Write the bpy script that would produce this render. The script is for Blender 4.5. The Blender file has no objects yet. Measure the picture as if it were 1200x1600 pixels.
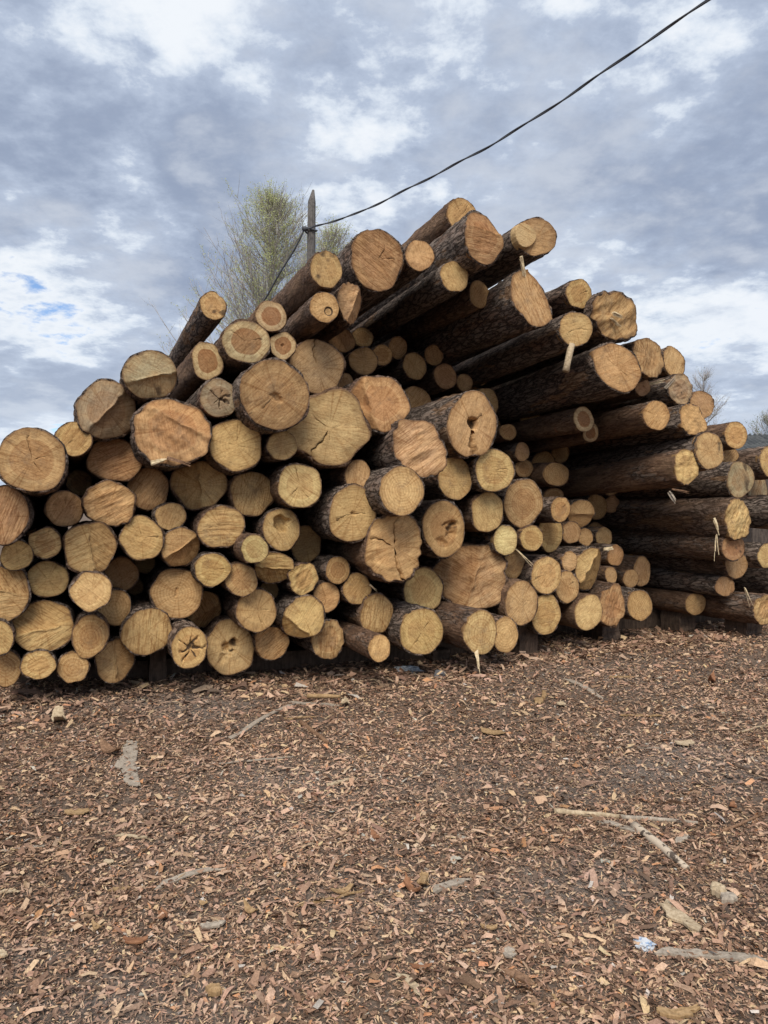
import bpy, math, random
import numpy as np

# ------------------------------------------------------------------ camera, sky, sun, exposure
scene = bpy.context.scene
C = scene.collection
CAM_H = 1.5
FPX = 1200.0                       # focal length in photo pixels (photo is 1200 x 1600, horizon at its middle)

cam_data = bpy.data.cameras.new('camera')
cam_data.sensor_fit = 'HORIZONTAL'
cam_data.sensor_width = 36.0
cam_data.lens = 36.0
cam_data.clip_end = 2000.0
cam = bpy.data.objects.new('camera', cam_data)
cam.location = (0, 0, CAM_H)
cam.rotation_euler = (math.radians(90), 0, 0)
C.objects.link(cam)
scene.camera = cam

SUN_EL, SUN_AZ = math.radians(49), math.radians(188)     # azimuth clockwise from +Y: high, behind and left of the camera
world = bpy.data.worlds.new('World')
scene.world = world
world.use_nodes = True
SKY_SEED = 3.7
SKY_DX = 0.07


class NT:
    """tiny helper for node trees"""
    def __init__(self, tree):
        self.t = tree
        tree.nodes.clear()

    def n(self, kind, **kw):
        nd = self.t.nodes.new(kind)
        for k, v in kw.items():
            if k.startswith('i_'):
                nd.inputs[k[2:].replace('_', ' ')].default_value = v
            else:
                setattr(nd, k, v)
        return nd

    def l(self, a, b):
        self.t.links.new(a, b)

    def math(self, op, a, b=None, clamp=False):
        nd = self.t.nodes.new('ShaderNodeMath')
        nd.operation = op
        nd.use_clamp = clamp
        for i, v in enumerate((a, b)):
            if v is None:
                continue
            if isinstance(v, (int, float)):
                nd.inputs[i].default_value = v
            else:
                self.l(v, nd.inputs[i])
        return nd.outputs[0]

    def mix(self, fac, a, b, mode='MIX'):
        nd = self.t.nodes.new('ShaderNodeMix')
        nd.data_type = 'RGBA'
        nd.blend_type = mode
        for sock, v in ((nd.inputs[0], fac), (nd.inputs[6], a), (nd.inputs[7], b)):
            if isinstance(v, (int, float)):
                sock.default_value = v
            elif isinstance(v, tuple):
                sock.default_value = v if len(v) == 4 else (*v, 1)
            else:
                self.l(v, sock)
        return nd.outputs[2]

    def ramp(self, fac, stops):
        nd = self.t.nodes.new('ShaderNodeValToRGB')
        cr = nd.color_ramp
        while len(cr.elements) < len(stops):
            cr.elements.new(0.5)
        for e, (p, c) in zip(cr.elements, stops):
            e.position = p
            e.color = c if len(c) == 4 else (*c, 1)
        self.l(fac, nd.inputs[0])
        return nd.outputs[0]

    def ss(self, v, a, b):
        nd = self.t.nodes.new('ShaderNodeMapRange')
        nd.interpolation_type = 'SMOOTHSTEP'
        nd.inputs[1].default_value = a
        nd.inputs[2].default_value = b
        self.l(v, nd.inputs[0])
        return nd.outputs[0]

    def noise(self, vec, scale, detail=4, rough=.55, dist=0.0, dim='3D'):
        nd = self.t.nodes.new('ShaderNodeTexNoise')
        nd.noise_dimensions = dim
        nd.inputs['Scale'].default_value = scale
        nd.inputs['Detail'].default_value = detail
        nd.inputs['Roughness'].default_value = rough
        nd.inputs['Distortion'].default_value = dist
        if vec is not None:
            self.l(vec, nd.inputs['Vector'])
        return nd.outputs[0]


# world: Nishita sky seen through a broken deck of stratocumulus
SKY_K = .49
w = NT(world.node_tree)
tc = w.n('ShaderNodeTexCoord')
sep = w.n('ShaderNodeSeparateXYZ')
w.l(tc.outputs['Generated'], sep.inputs[0])
zc = w.math('MAXIMUM', sep.outputs[2], 0.0)
den = w.math('ADD', zc, 0.20)
comb = w.n('ShaderNodeCombineXYZ')
w.l(w.math('ADD', w.math('DIVIDE', sep.outputs[0], den), SKY_DX), comb.inputs[0])
w.l(w.math('DIVIDE', sep.outputs[1], den), comb.inputs[1])
comb.inputs[2].default_value = SKY_SEED
cv = comb.outputs[0]
big = w.noise(cv, 1.7, 2, .5, .0)
med = w.noise(cv, 4.2, 9, .58, .1)
fine = w.noise(cv, 12.0, 7, .62, .1)
soft = w.noise(cv, .8, 2, .5, .0)
dens = w.math('ADD', w.math('ADD', w.math('MULTIPLY', big, .40), w.math('MULTIPLY', med, .42)), w.math('MULTIPLY', fine, .18))
cover = w.ss(w.math('ADD', dens, w.math('MULTIPLY', zc, .18)), .398, .458)
thick = w.math('ADD', w.math('MULTIPLY', dens, .85), w.math('MULTIPLY', soft, .15))
cloud = w.ramp(w.ss(thick, .42, .57), [(0, (.75, .785, .83)), (.20, (.61, .67, .755)), (.45, (.41, .475, .595)), (1, (.265, .32, .435))])
puff = w.ss(w.math('SUBTRACT', med, w.math('MULTIPLY', big, .35)), .30, .52)
cloud = w.mix(w.math('MULTIPLY', puff, .42), cloud, (.74, .775, .825))
sky = w.n('ShaderNodeTexSky')
sky.sky_type = 'NISHITA'
sky.sun_disc = False
sky.sun_elevation = SUN_EL
sky.sun_rotation = SUN_AZ
sky.air_density = 1.0
sky.dust_density = .5
skyc = w.mix(1.0, sky.outputs[0], (.050, .056, .066), 'MULTIPLY')
low = w.math('SUBTRACT', 1.0, w.ss(sep.outputs[2], .02, .30))
cloud = w.mix(w.math('MULTIPLY', low, .40), cloud, (.60, .68, .79))
cloud = w.mix(1.0, cloud, (SKY_K, SKY_K, SKY_K), 'MULTIPLY')
col = w.mix(cover, skyc, cloud)
bg = w.n('ShaderNodeBackground')
w.l(col, bg.inputs[0])
bg.inputs[1].default_value = 1.0
wo = w.n('ShaderNodeOutputWorld')
w.l(bg.outputs[0], wo.inputs[0])

sun_d = bpy.data.lights.new('sun', 'SUN')
sun_d.energy = 1.5
sun_d.angle = math.radians(35)
sun_d.color = (1.0, .93, .82)
sun = bpy.data.objects.new('sun', sun_d)
C.objects.link(sun)
sun.rotation_euler = (math.pi / 2 - SUN_EL, 0, math.pi - SUN_AZ)
sun.location = (-6, -12, 25)

scene.view_settings.view_transform = 'Standard'
scene.view_settings.look = 'None'
scene.view_settings.exposure = 1.27
scene.view_settings.gamma = 1.0
scene.view_settings.use_curve_mapping = False
scene.cycles.max_bounces = 8
scene.cycles.diffuse_bounces = 6
scene.cycles.use_denoising = True

# ------------------------------------------------------------------ helpers
rng = np.random.default_rng(7)
random.seed(7)


def mesh_np(name, verts, faces_flat, loop_tot, mat=None, smooth=True):
    me = bpy.data.meshes.new(name)
    verts = np.asarray(verts, dtype=np.float32)
    faces_flat = np.asarray(faces_flat, dtype=np.int32)
    loop_tot = np.asarray(loop_tot, dtype=np.int32)
    me.vertices.add(len(verts))
    me.vertices.foreach_set('co', verts.ravel())
    me.loops.add(len(faces_flat))
    me.loops.foreach_set('vertex_index', faces_flat)
    me.polygons.add(len(loop_tot))
    start = np.zeros(len(loop_tot), dtype=np.int32)
    start[1:] = np.cumsum(loop_tot)[:-1]
    me.polygons.foreach_set('loop_start', start)
    me.polygons.foreach_set('loop_total', loop_tot)
    me.polygons.foreach_set('use_smooth', np.full(len(loop_tot), smooth, dtype=bool))
    if mat:
        me.materials.append(mat)
    me.update(calc_edges=True)
    me.validate()
    return me


def obj(name, me, parent=None):
    o = bpy.data.objects.new(name, me)
    C.objects.link(o)
    if parent is not None:
        o.parent = parent
    return o


def tag(o, label, cat, group=None):
    o['label'] = label
    o['category'] = cat
    if group:
        o['group'] = group
    return o


def grid_faces(nr, nc, wrap=True, base=0):
    """quads of a (nr x nc) vertex grid, columns wrapping"""
    i = np.arange(nr - 1)[:, None]
    j = np.arange(nc if wrap else nc - 1)[None, :]
    j2 = (j + 1) % nc
    q = np.stack([i * nc + j, i * nc + j2, (i + 1) * nc + j2, (i + 1) * nc + j], -1)
    return (q.reshape(-1, 4) + base)


def tube(pts, radii, seg=8, cap=True):
    """verts, faces of a tube along a polyline"""
    pts = np.asarray(pts, float)
    n = len(pts)
    radii = np.broadcast_to(np.asarray(radii, float), (n,))
    tang = np.gradient(pts, axis=0)
    tang /= np.linalg.norm(tang, axis=1)[:, None] + 1e-9
    ref = np.array([0, 0, 1.0]) if abs(tang[0, 2]) < .9 else np.array([1.0, 0, 0])
    V = []
    for p, t, r in zip(pts, tang, radii):
        a = np.cross(t, ref); a /= np.linalg.norm(a) + 1e-9
        b = np.cross(t, a)
        ang = np.arange(seg) * 2 * math.pi / seg
        V.append(p + r * (np.cos(ang)[:, None] * a + np.sin(ang)[:, None] * b))
    V = np.concatenate(V)
    F = [list(q) for q in grid_faces(n, seg)]
    if cap:
        F.append(list(range(seg))[::-1])
        F.append([(n - 1) * seg + k for k in range(seg)])
    return V, F


class MB:
    """collects several shapes into one mesh"""
    def __init__(self):
        self.v, self.f, self.n = [], [], 0

    def add(self, V, F):
        self.v.append(np.asarray(V, float))
        self.f += [[k + self.n for k in f] for f in F]
        self.n += len(V)
        return self

    def mesh(self, name, mat, smooth=True):
        V = np.concatenate(self.v)
        return mesh_np(name, V, [k for f in self.f for k in f], [len(f) for f in self.f], mat, smooth)


def box(cx, cy, cz, sx, sy, sz):
    V = np.array([[x, y, z] for z in (-1, 1) for y in (-1, 1) for x in (-1, 1)], float) * [sx / 2, sy / 2, sz / 2] + [cx, cy, cz]
    F = [[0, 2, 3, 1], [4, 5, 7, 6], [0, 1, 5, 4], [2, 6, 7, 3], [0, 4, 6, 2], [1, 3, 7, 5]]
    return V, F


def ray(px, py, Y):
    return np.array([(px - 600) / FPX * Y, Y, CAM_H + (800 - py) / FPX * Y])


def on_ground(px, py, z=0.0):
    Y = (CAM_H - z) * FPX / (py - 800)
    return np.array([(px - 600) / FPX * Y, Y, z])


# ------------------------------------------------------------------ materials
def mat_new(name):
    m = bpy.data.materials.new(name)
    m.use_nodes = True
    return m, NT(m.node_tree)


def finish(nt, color, rough=.85, normal=None, spec=.25, **kw):
    b = nt.n('ShaderNodeBsdfPrincipled')
    o = nt.n('ShaderNodeOutputMaterial')
    if isinstance(color, tuple):
        b.inputs['Base Color'].default_value = (*color[:3], 1)
    else:
        nt.l(color, b.inputs['Base Color'])
    if isinstance(rough, (int, float)):
        b.inputs['Roughness'].default_value = rough
    else:
        nt.l(rough, b.inputs['Roughness'])
    b.inputs['Specular IOR Level'].default_value = spec
    if normal is not None:
        nt.l(normal, b.inputs['Normal'])
    for k, v in kw.items():
        b.inputs[k.replace('_', ' ')].default_value = v
    nt.l(b.outputs[0], o.inputs[0])
    return b


def bump(nt, h, strength, dist, prev=None):
    b = nt.n('ShaderNodeBump')
    b.inputs['Strength'].default_value = strength
    b.inputs['Distance'].default_value = dist
    nt.l(h, b.inputs['Height'])
    if prev is not None:
        nt.l(prev, b.inputs['Normal'])
    return b.outputs[0]


def attr(nt, name, typ='GEOMETRY'):
    a = nt.n('ShaderNodeAttribute')
    a.attribute_type = typ
    a.attribute_name = name
    return a


def wood_material():
    m, t = mat_new('sawn_wood')
    tc = t.n('ShaderNodeTexCoord')
    oi = t.n('ShaderNodeObjectInfo')
    P = tc.outputs['Object']
    # shift the textures for each log
    off = t.n('ShaderNodeVectorMath', operation='SCALE')
    rv = t.n('ShaderNodeCombineXYZ')
    t.l(oi.outputs['Random'], rv.inputs[0]); t.l(oi.outputs['Random'], rv.inputs[2])
    t.l(rv.outputs[0], off.inputs[0]); off.inputs['Scale'].default_value = 37.0
    add = t.n('ShaderNodeVectorMath', operation='ADD')
    t.l(P, add.inputs[0]); t.l(off.outputs[0], add.inputs[1])
    Q = add.outputs[0]
    base = oi.outputs['Color']
    rim = attr(t, 'rim').outputs['Fac']
    stain = attr(t, 'stain').outputs['Fac']
    ringr = attr(t, 'ringr').outputs['Fac']          # metres from the pith, wobbling with the outline
    heart = attr(t, 'heart', 'OBJECT').outputs['Fac']
    ringk = attr(t, 'ringk', 'OBJECT').outputs['Fac']
    sawk = attr(t, 'sawk', 'OBJECT').outputs['Fac']
    facet = attr(t, 'facet').outputs['Fac']
    sawa = t.math('ADD', attr(t, 'sawa', 'OBJECT').outputs['Fac'], t.math('MULTIPLY', facet, 1.1))
    n_big = t.noise(Q, 7, 3, .5)
    n_mid = t.noise(Q, 26, 4, .6)
    n_fine = t.noise(Q, 130, 3, .6)
    # growth rings
    rr = t.math('ADD', ringr, t.math('MULTIPLY', n_big, .022))
    ring1 = t.math('SINE', t.math('MULTIPLY', rr, 610.0))
    ring2 = t.math('SINE', t.math('MULTIPLY', rr, 263.0))
    ring = t.math('ADD', t.math('MULTIPLY', ring1, .5), t.math('MULTIPLY', ring2, .5))
    # saw scores: noise stretched along the cut
    rot = t.n('ShaderNodeVectorRotate', rotation_type='Z_AXIS')
    t.l(P, rot.inputs['Vector']); t.l(sawa, rot.inputs['Angle'])
    mp = t.n('ShaderNodeMapping')
    mp.inputs['Scale'].default_value = (9, 95, 9)
    t.l(rot.outputs[0], mp.inputs['Vector'])
    ofs = t.n('ShaderNodeVectorMath', operation='ADD')
    t.l(mp.outputs[0], ofs.inputs[0]); t.l(off.outputs[0], ofs.inputs[1])
    saw = t.noise(ofs.outputs[0], 1.0, 4, .6)
    # radial rays from the pith
    sx = t.n('ShaderNodeSeparateXYZ'); t.l(P, sx.inputs[0])
    ang = t.math('ARCTAN2', sx.outputs[1], sx.outputs[0])
    cs = t.n('ShaderNodeCombineXYZ')
    t.l(t.math('MULTIPLY', t.math('COSINE', ang), 9.0), cs.inputs[0])
    t.l(t.math('MULTIPLY', t.math('SINE', ang), 9.0), cs.inputs[1])
    t.l(t.math('MULTIPLY', oi.outputs['Random'], 50.0), cs.inputs[2])
    rays = t.noise(cs.outputs[0], 1.0, 3, .6)
    # colour
    col = t.mix(t.ss(n_big, .3, .7), t.mix(.45, base, (.50, .30, .13), 'MIX'), base)
    n_mot = t.noise(Q, 38, 6, .72)
    hue = t.ramp(n_mot, [(.28, (.66, .58, .50)), (.48, (.98, .97, .95)), (.72, (1.14, 1.12, 1.08))])
    col = t.mix(.85, col, hue, 'MULTIPLY')
    col = t.mix(t.math('MULTIPLY', facet, .5), col, t.mix(1.0, col, (.80, .68, .58), 'MULTIPLY'))
    ringm = t.math('MULTIPLY', t.math('ADD', t.math('MULTIPLY', ring, .5), .5), t.math('ADD', t.math('MULTIPLY', ringk, .55), .10))
    col = t.mix(ringm, col, t.mix(1.0, col, (.58, .42, .30), 'MULTIPLY'))
    raym = t.math('MULTIPLY', t.ss(rays, .52, .66), .6)
    col = t.mix(raym, col, t.mix(1.0, col, (.62, .5, .4), 'MULTIPLY'))
    sawm = t.math('MULTIPLY', t.ss(saw, .48, .60), t.math('ADD', t.math('MULTIPLY', sawk, .45), .28))
    col = t.mix(sawm, col, t.mix(1.0, col, (.60, .50, .42), 'MULTIPLY'))
    # heartwood: darker red core with a pale sap ring, only on the logs that show it
    hm = t.math('MULTIPLY', heart, t.math('SUBTRACT', 1.0, t.ss(t.math('ADD', rim, t.math('MULTIPLY', n_big, .10)), .66, .72)))
    col = t.mix(hm, col, t.mix(1.0, col, (.60, .43, .36), 'MULTIPLY'))
    # grey weathering in patches
    gm = t.math('MULTIPLY', t.ss(t.noise(Q, 9, 6, .7), .50, .70), t.math('ADD', t.math('MULTIPLY', attr(t, 'grime', 'OBJECT').outputs['Fac'], .55), .10))
    col = t.mix(gm, col, t.mix(.55, t.mix(1.0, col, (.62, .56, .50), 'MULTIPLY'), (.24, .18, .12)))
    mp2 = t.n('ShaderNodeMapping'); mp2.inputs['Scale'].default_value = (14, 190, 14)
    t.l(rot.outputs[0], mp2.inputs['Vector'])
    of2 = t.n('ShaderNodeVectorMath', operation='ADD')
    t.l(mp2.outputs[0], of2.inputs[0]); t.l(off.outputs[0], of2.inputs[1])
    scr = t.noise(of2.outputs[0], 1.0, 3, .6)
    col = t.mix(t.math('MULTIPLY', t.ss(scr, .58, .70), .45), col, t.mix(1.0, col, (.45, .36, .29), 'MULTIPLY'))
    side = t.math('MULTIPLY', t.ss(t.math('ADD', t.math('MULTIPLY', rim, .6), t.math('MULTIPLY', n_big, .8)), .80, 1.02), .55)
    col = t.mix(side, col, t.mix(1.0, col, (.50, .42, .36), 'MULTIPLY'))
    # cambium line at the edge and grime
    rm = t.ss(t.math('ADD', rim, t.math('MULTIPLY', t.math('SUBTRACT', n_mid, .5), .10)), .935, .985)
    col = t.mix(t.math('MULTIPLY', rm, .65), col, (.17, .095, .05))
    stm = t.math('MULTIPLY', t.ss(t.math('ADD', stain, t.math('MULTIPLY', t.math('SUBTRACT', n_mid, .5), .6)), .25, .75), .92)
    col = t.mix(stm, col, t.mix(n_fine, (.028, .02, .016), (.10, .062, .038)))
    h = t.math('ADD', t.math('MULTIPLY', saw, t.math('ADD', sawk, .45)), t.math('MULTIPLY', n_fine, .35))
    nrm = bump(t, h, .5, .008)
    nrm = bump(t, n_mot, .6, .014, nrm)
    finish(t, col, .82, nrm, .2)
    return m


def bark_material():
    m, t = mat_new('pine_bark')
    tc = t.n('ShaderNodeTexCoord')
    oi = t.n('ShaderNodeObjectInfo')
    P = tc.outputs['Object']
    orange = attr(t, 'orange', 'OBJECT').outputs['Fac']
    rv = t.n('ShaderNodeCombineXYZ')
    t.l(t.math('MULTIPLY', oi.outputs['Random'], 41.0), rv.inputs[2])
    add = t.n('ShaderNodeVectorMath', operation='ADD')
    t.l(P, add.inputs[0]); t.l(rv.outputs[0], add.inputs[1])
    mp = t.n('ShaderNodeMapping'); mp.inputs['Scale'].default_value = (1, 1, .26)
    t.l(add.outputs[0], mp.inputs['Vector'])
    wob = t.noise(mp.outputs[0], 10, 5, .7)
    wv = t.n('ShaderNodeVectorMath', operation='ADD')
    sc = t.n('ShaderNodeVectorMath', operation='SCALE'); sc.inputs['Scale'].default_value = .22
    cw = t.n('ShaderNodeCombineXYZ'); t.l(wob, cw.inputs[0]); t.l(wob, cw.inputs[1]); t.l(wob, cw.inputs[2])
    t.l(cw.outputs[0], sc.inputs[0]); t.l(mp.outputs[0], wv.inputs[0]); t.l(sc.outputs[0], wv.inputs[1])
    vo = t.n('ShaderNodeTexVoronoi', feature='DISTANCE_TO_EDGE'); vo.inputs['Scale'].default_value = 19
    t.l(wv.outputs[0], vo.inputs['Vector'])
    vc = t.n('ShaderNodeTexVoronoi'); vc.inputs['Scale'].default_value = 19
    t.l(wv.outputs[0], vc.inputs['Vector'])
    n1 = t.noise(mp.outputs[0], 4, 4, .6)
    n2 = t.noise(mp.outputs[0], 60, 5, .7)
    plate = t.ss(t.math('ADD', vo.outputs['Distance'], t.math('MULTIPLY', t.math('SUBTRACT', n2, .5), .16)), -.02, .16)
    dark = t.mix(t.ss(n2, .3, .7), (.13, .098, .080), (.32, .255, .21))
    hue = t.n('ShaderNodeSeparateColor'); t.l(vc.outputs['Color'], hue.inputs[0])
    dark = t.mix(t.math('MULTIPLY', hue.outputs[0], .45), dark, (.36, .29, .245))
    dark = t.mix(t.math('MULTIPLY', t.ss(n1, .45, .7), .6), dark, (.25, .125, .075))
    grooves = t.mix(plate, (.075, .055, .046), dark)
    flaky = t.mix(t.ss(n2, .3, .7), (.10, .055, .034), (.26, .145, .085))
    flaky = t.mix(t.math('MULTIPLY', t.ss(n1, .52, .62), .7), flaky, (.36, .23, .14))
    n3 = t.noise(mp.outputs[0], 2.3, 5, .65)
    peel = t.math('MULTIPLY', t.ss(n3, .585, .61), .8)
    grooves = t.mix(peel, grooves, t.mix(t.ss(n2, .35, .65), (.25, .13, .07), (.44, .29, .175)))
    fm = t.math('MULTIPLY', orange, t.ss(t.math('ADD', n1, t.math('MULTIPLY', n2, .35)), .50, .66))
    col = t.mix(fm, grooves, flaky)
    h = t.math('ADD', t.math('MULTIPLY', plate, t.math('SUBTRACT', 1.0, t.math('MULTIPLY', fm, .8))), t.math('MULTIPLY', n2, .9))
    nrm = bump(t, h, 1.0, .034)
    finish(t, col, .92, nrm, .12)
    return m


def simple_wood(name, c1, c2, scale=(30, 30, 4), rough=.85, vscale=1.0):
    m, t = mat_new(name)
    tc = t.n('ShaderNodeTexCoord')
    mp = t.n('ShaderNodeMapping'); mp.inputs['Scale'].default_value = scale
    t.l(tc.outputs['Object'], mp.inputs['Vector'])
    n1 = t.noise(mp.outputs[0], vscale, 5, .65)
    n2 = t.noise(tc.outputs['Object'], 22, 4, .6)
    col = t.mix(t.ss(n1, .3, .7), c1, c2)
    col = t.mix(t.math('MULTIPLY', t.ss(n2, .45, .7), .5), col, tuple(x * .55 for x in c1))
    nrm = bump(t, n1, .5, .004)
    finish(t, col, rough, nrm, .2)
    return m


M_WOOD = wood_material()
M_BARK = bark_material()
M_GREYWOOD = simple_wood('weathered_wood', (.27, .225, .18), (.44, .375, .30), (60, 60, 6))
M_PALEWOOD = simple_wood('fresh_splinter', (.36, .27, .17), (.56, .45, .31), (60, 60, 6))
M_YELWOOD = simple_wood('yellow_stick', (.26, .165, .08), (.42, .28, .15), (60, 60, 6))
M_SPLINTER = simple_wood('white_splinter', (.55, .42, .25), (.74, .62, .42), (60, 60, 6))
M_BROWNWOOD = simple_wood('brown_stick', (.15, .085, .05), (.30, .18, .11), (60, 60, 6))
M_REDBARK = simple_wood('red_bark', (.19, .085, .045), (.32, .16, .085), (30, 30, 10))
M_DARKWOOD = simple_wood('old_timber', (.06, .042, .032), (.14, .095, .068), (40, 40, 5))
M_POLE = simple_wood('pole_wood', (.085, .078, .075), (.19, .175, .165), (40, 40, 2))

TH = math.atan(.4)                       # the logs run away from the camera, 22 degrees to the left
CT, ST = math.cos(TH), math.sin(TH)
U = np.array([CT, ST, 0.0])              # along the face of the stack
A = np.array([-ST, CT, 0.0])             # along the logs, away from the camera


# ------------------------------------------------------------------ ground
def ground_h(x, y):
    x = np.asarray(x, float); y = np.asarray(y, float)
    h = .018 * np.sin(1.1 * x + .7 * y + .4) + .014 * np.sin(2.3 * y - 1.7 * x + 1.1) + .010 * np.sin(3.9 * x + 2.9 * y) + .006 * np.sin(7.1 * y - 5.3 * x + 2)
    fade = np.clip((26 - np.hypot(x, y - 6)) / 10, 0, 1)
    return h * fade


ASH = [(270, 1098, .55, .9), (430, 1214, .25, .7), (1035, 1205, .45, .8), (1155, 1195, .4, .8), (880, 1058, .9, .3), (170, 1585, .22, .8), (930, 1385, .3, .7), (1075, 1170, .25, .9), (30, 1505, .15, .7), (740, 1215, .5, .4), (600, 1420, .35, .4), (420, 1300, .4, .35)]


def ash_at(x, y):
    """trodden grey dirt showing through the litter"""
    x = np.asarray(x, float); y = np.asarray(y, float)
    a = np.zeros_like(x)
    for px_, py_, rad_, k_ in ASH:
        p_ = on_ground(px_, py_)
        d_ = np.hypot((x - p_[0]) / 1.5, y - p_[1]) / rad_
        d_ = d_ * (1 + .25 * np.sin(5 * x + 3 * y) + .2 * np.sin(9 * y - 7 * x))
        a = np.maximum(a, .5 * k_ * np.clip(1.25 - d_, 0, 1))
    return a


def ground_material():
    m, t = mat_new('bark_litter')
    tc = t.n('ShaderNodeTexCoord')
    P = tc.outputs['Object']
    n1 = t.noise(P, 1.1, 4, .6)
    n2 = t.noise(P, 34, 5, .7)
    n3 = t.noise(P, 110, 3, .7)
    col = t.ramp(n2, [(.25, (.075, .056, .043)), (.5, (.165, .122, .094)), (.75, (.30, .225, .175))])  # dark tones put the shade between chips into the sheet colour
    col = t.mix(t.ss(n3, .58, .72), col, (.30, .22, .15))
    col = t.mix(t.math('MULTIPLY', t.ss(n1, .45, .65), .5), col, (.085, .066, .056))
    col = t.mix(t.math('MULTIPLY', attr(t, 'ash').outputs['Fac'], .9), col, t.ramp(n2, [(.3, (.19, .172, .16)), (.7, (.33, .305, .285))]))
    nrm = bump(t, n2, .8, .03)
    finish(t, col, .95, bump(t, n3, .6, .012, nrm), .1)
    return m


xs = np.unique(np.concatenate([np.linspace(-500, -30, 12), np.linspace(-30, -9, 12), np.linspace(-9, 12, 150), np.linspace(12, 30, 10), np.linspace(30, 500, 12)]))
ys = np.unique(np.concatenate([np.linspace(-300, -10, 8), np.linspace(-10, 0, 8), np.linspace(0, 14, 110), np.linspace(14, 40, 12), np.linspace(40, 900, 14)]))
GX, GY = np.meshgrid(xs, ys)
GV = np.stack([GX, GY, ground_h(GX, GY)], -1).reshape(-1, 3)
GF = grid_faces(len(ys), len(xs), wrap=False)
ground = obj('ground', mesh_np('ground', GV, GF.ravel(), np.full(len(GF), 4), ground_material()))
ground['kind'] = 'structure'
ga = ground.data.attributes.new('ash', 'FLOAT', 'POINT')
ga.data.foreach_set('value', ash_at(GV[:, 0], GV[:, 1]).astype(np.float32))


def chip_material():
    m, t = mat_new('bark_chips')
    tc = t.n('ShaderNodeTexCoord')
    c = attr(t, 'chip_col')
    n = t.noise(tc.outputs['Object'], 160, 3, .6)
    col = t.mix(.8, c.outputs['Color'], t.ramp(n, [(.3, (.62, .6, .58)), (.7, (1.25, 1.25, 1.25))]), 'MULTIPLY')
    finish(t, col, .9, bump(t, n, .4, .003), .15)
    return m


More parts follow.
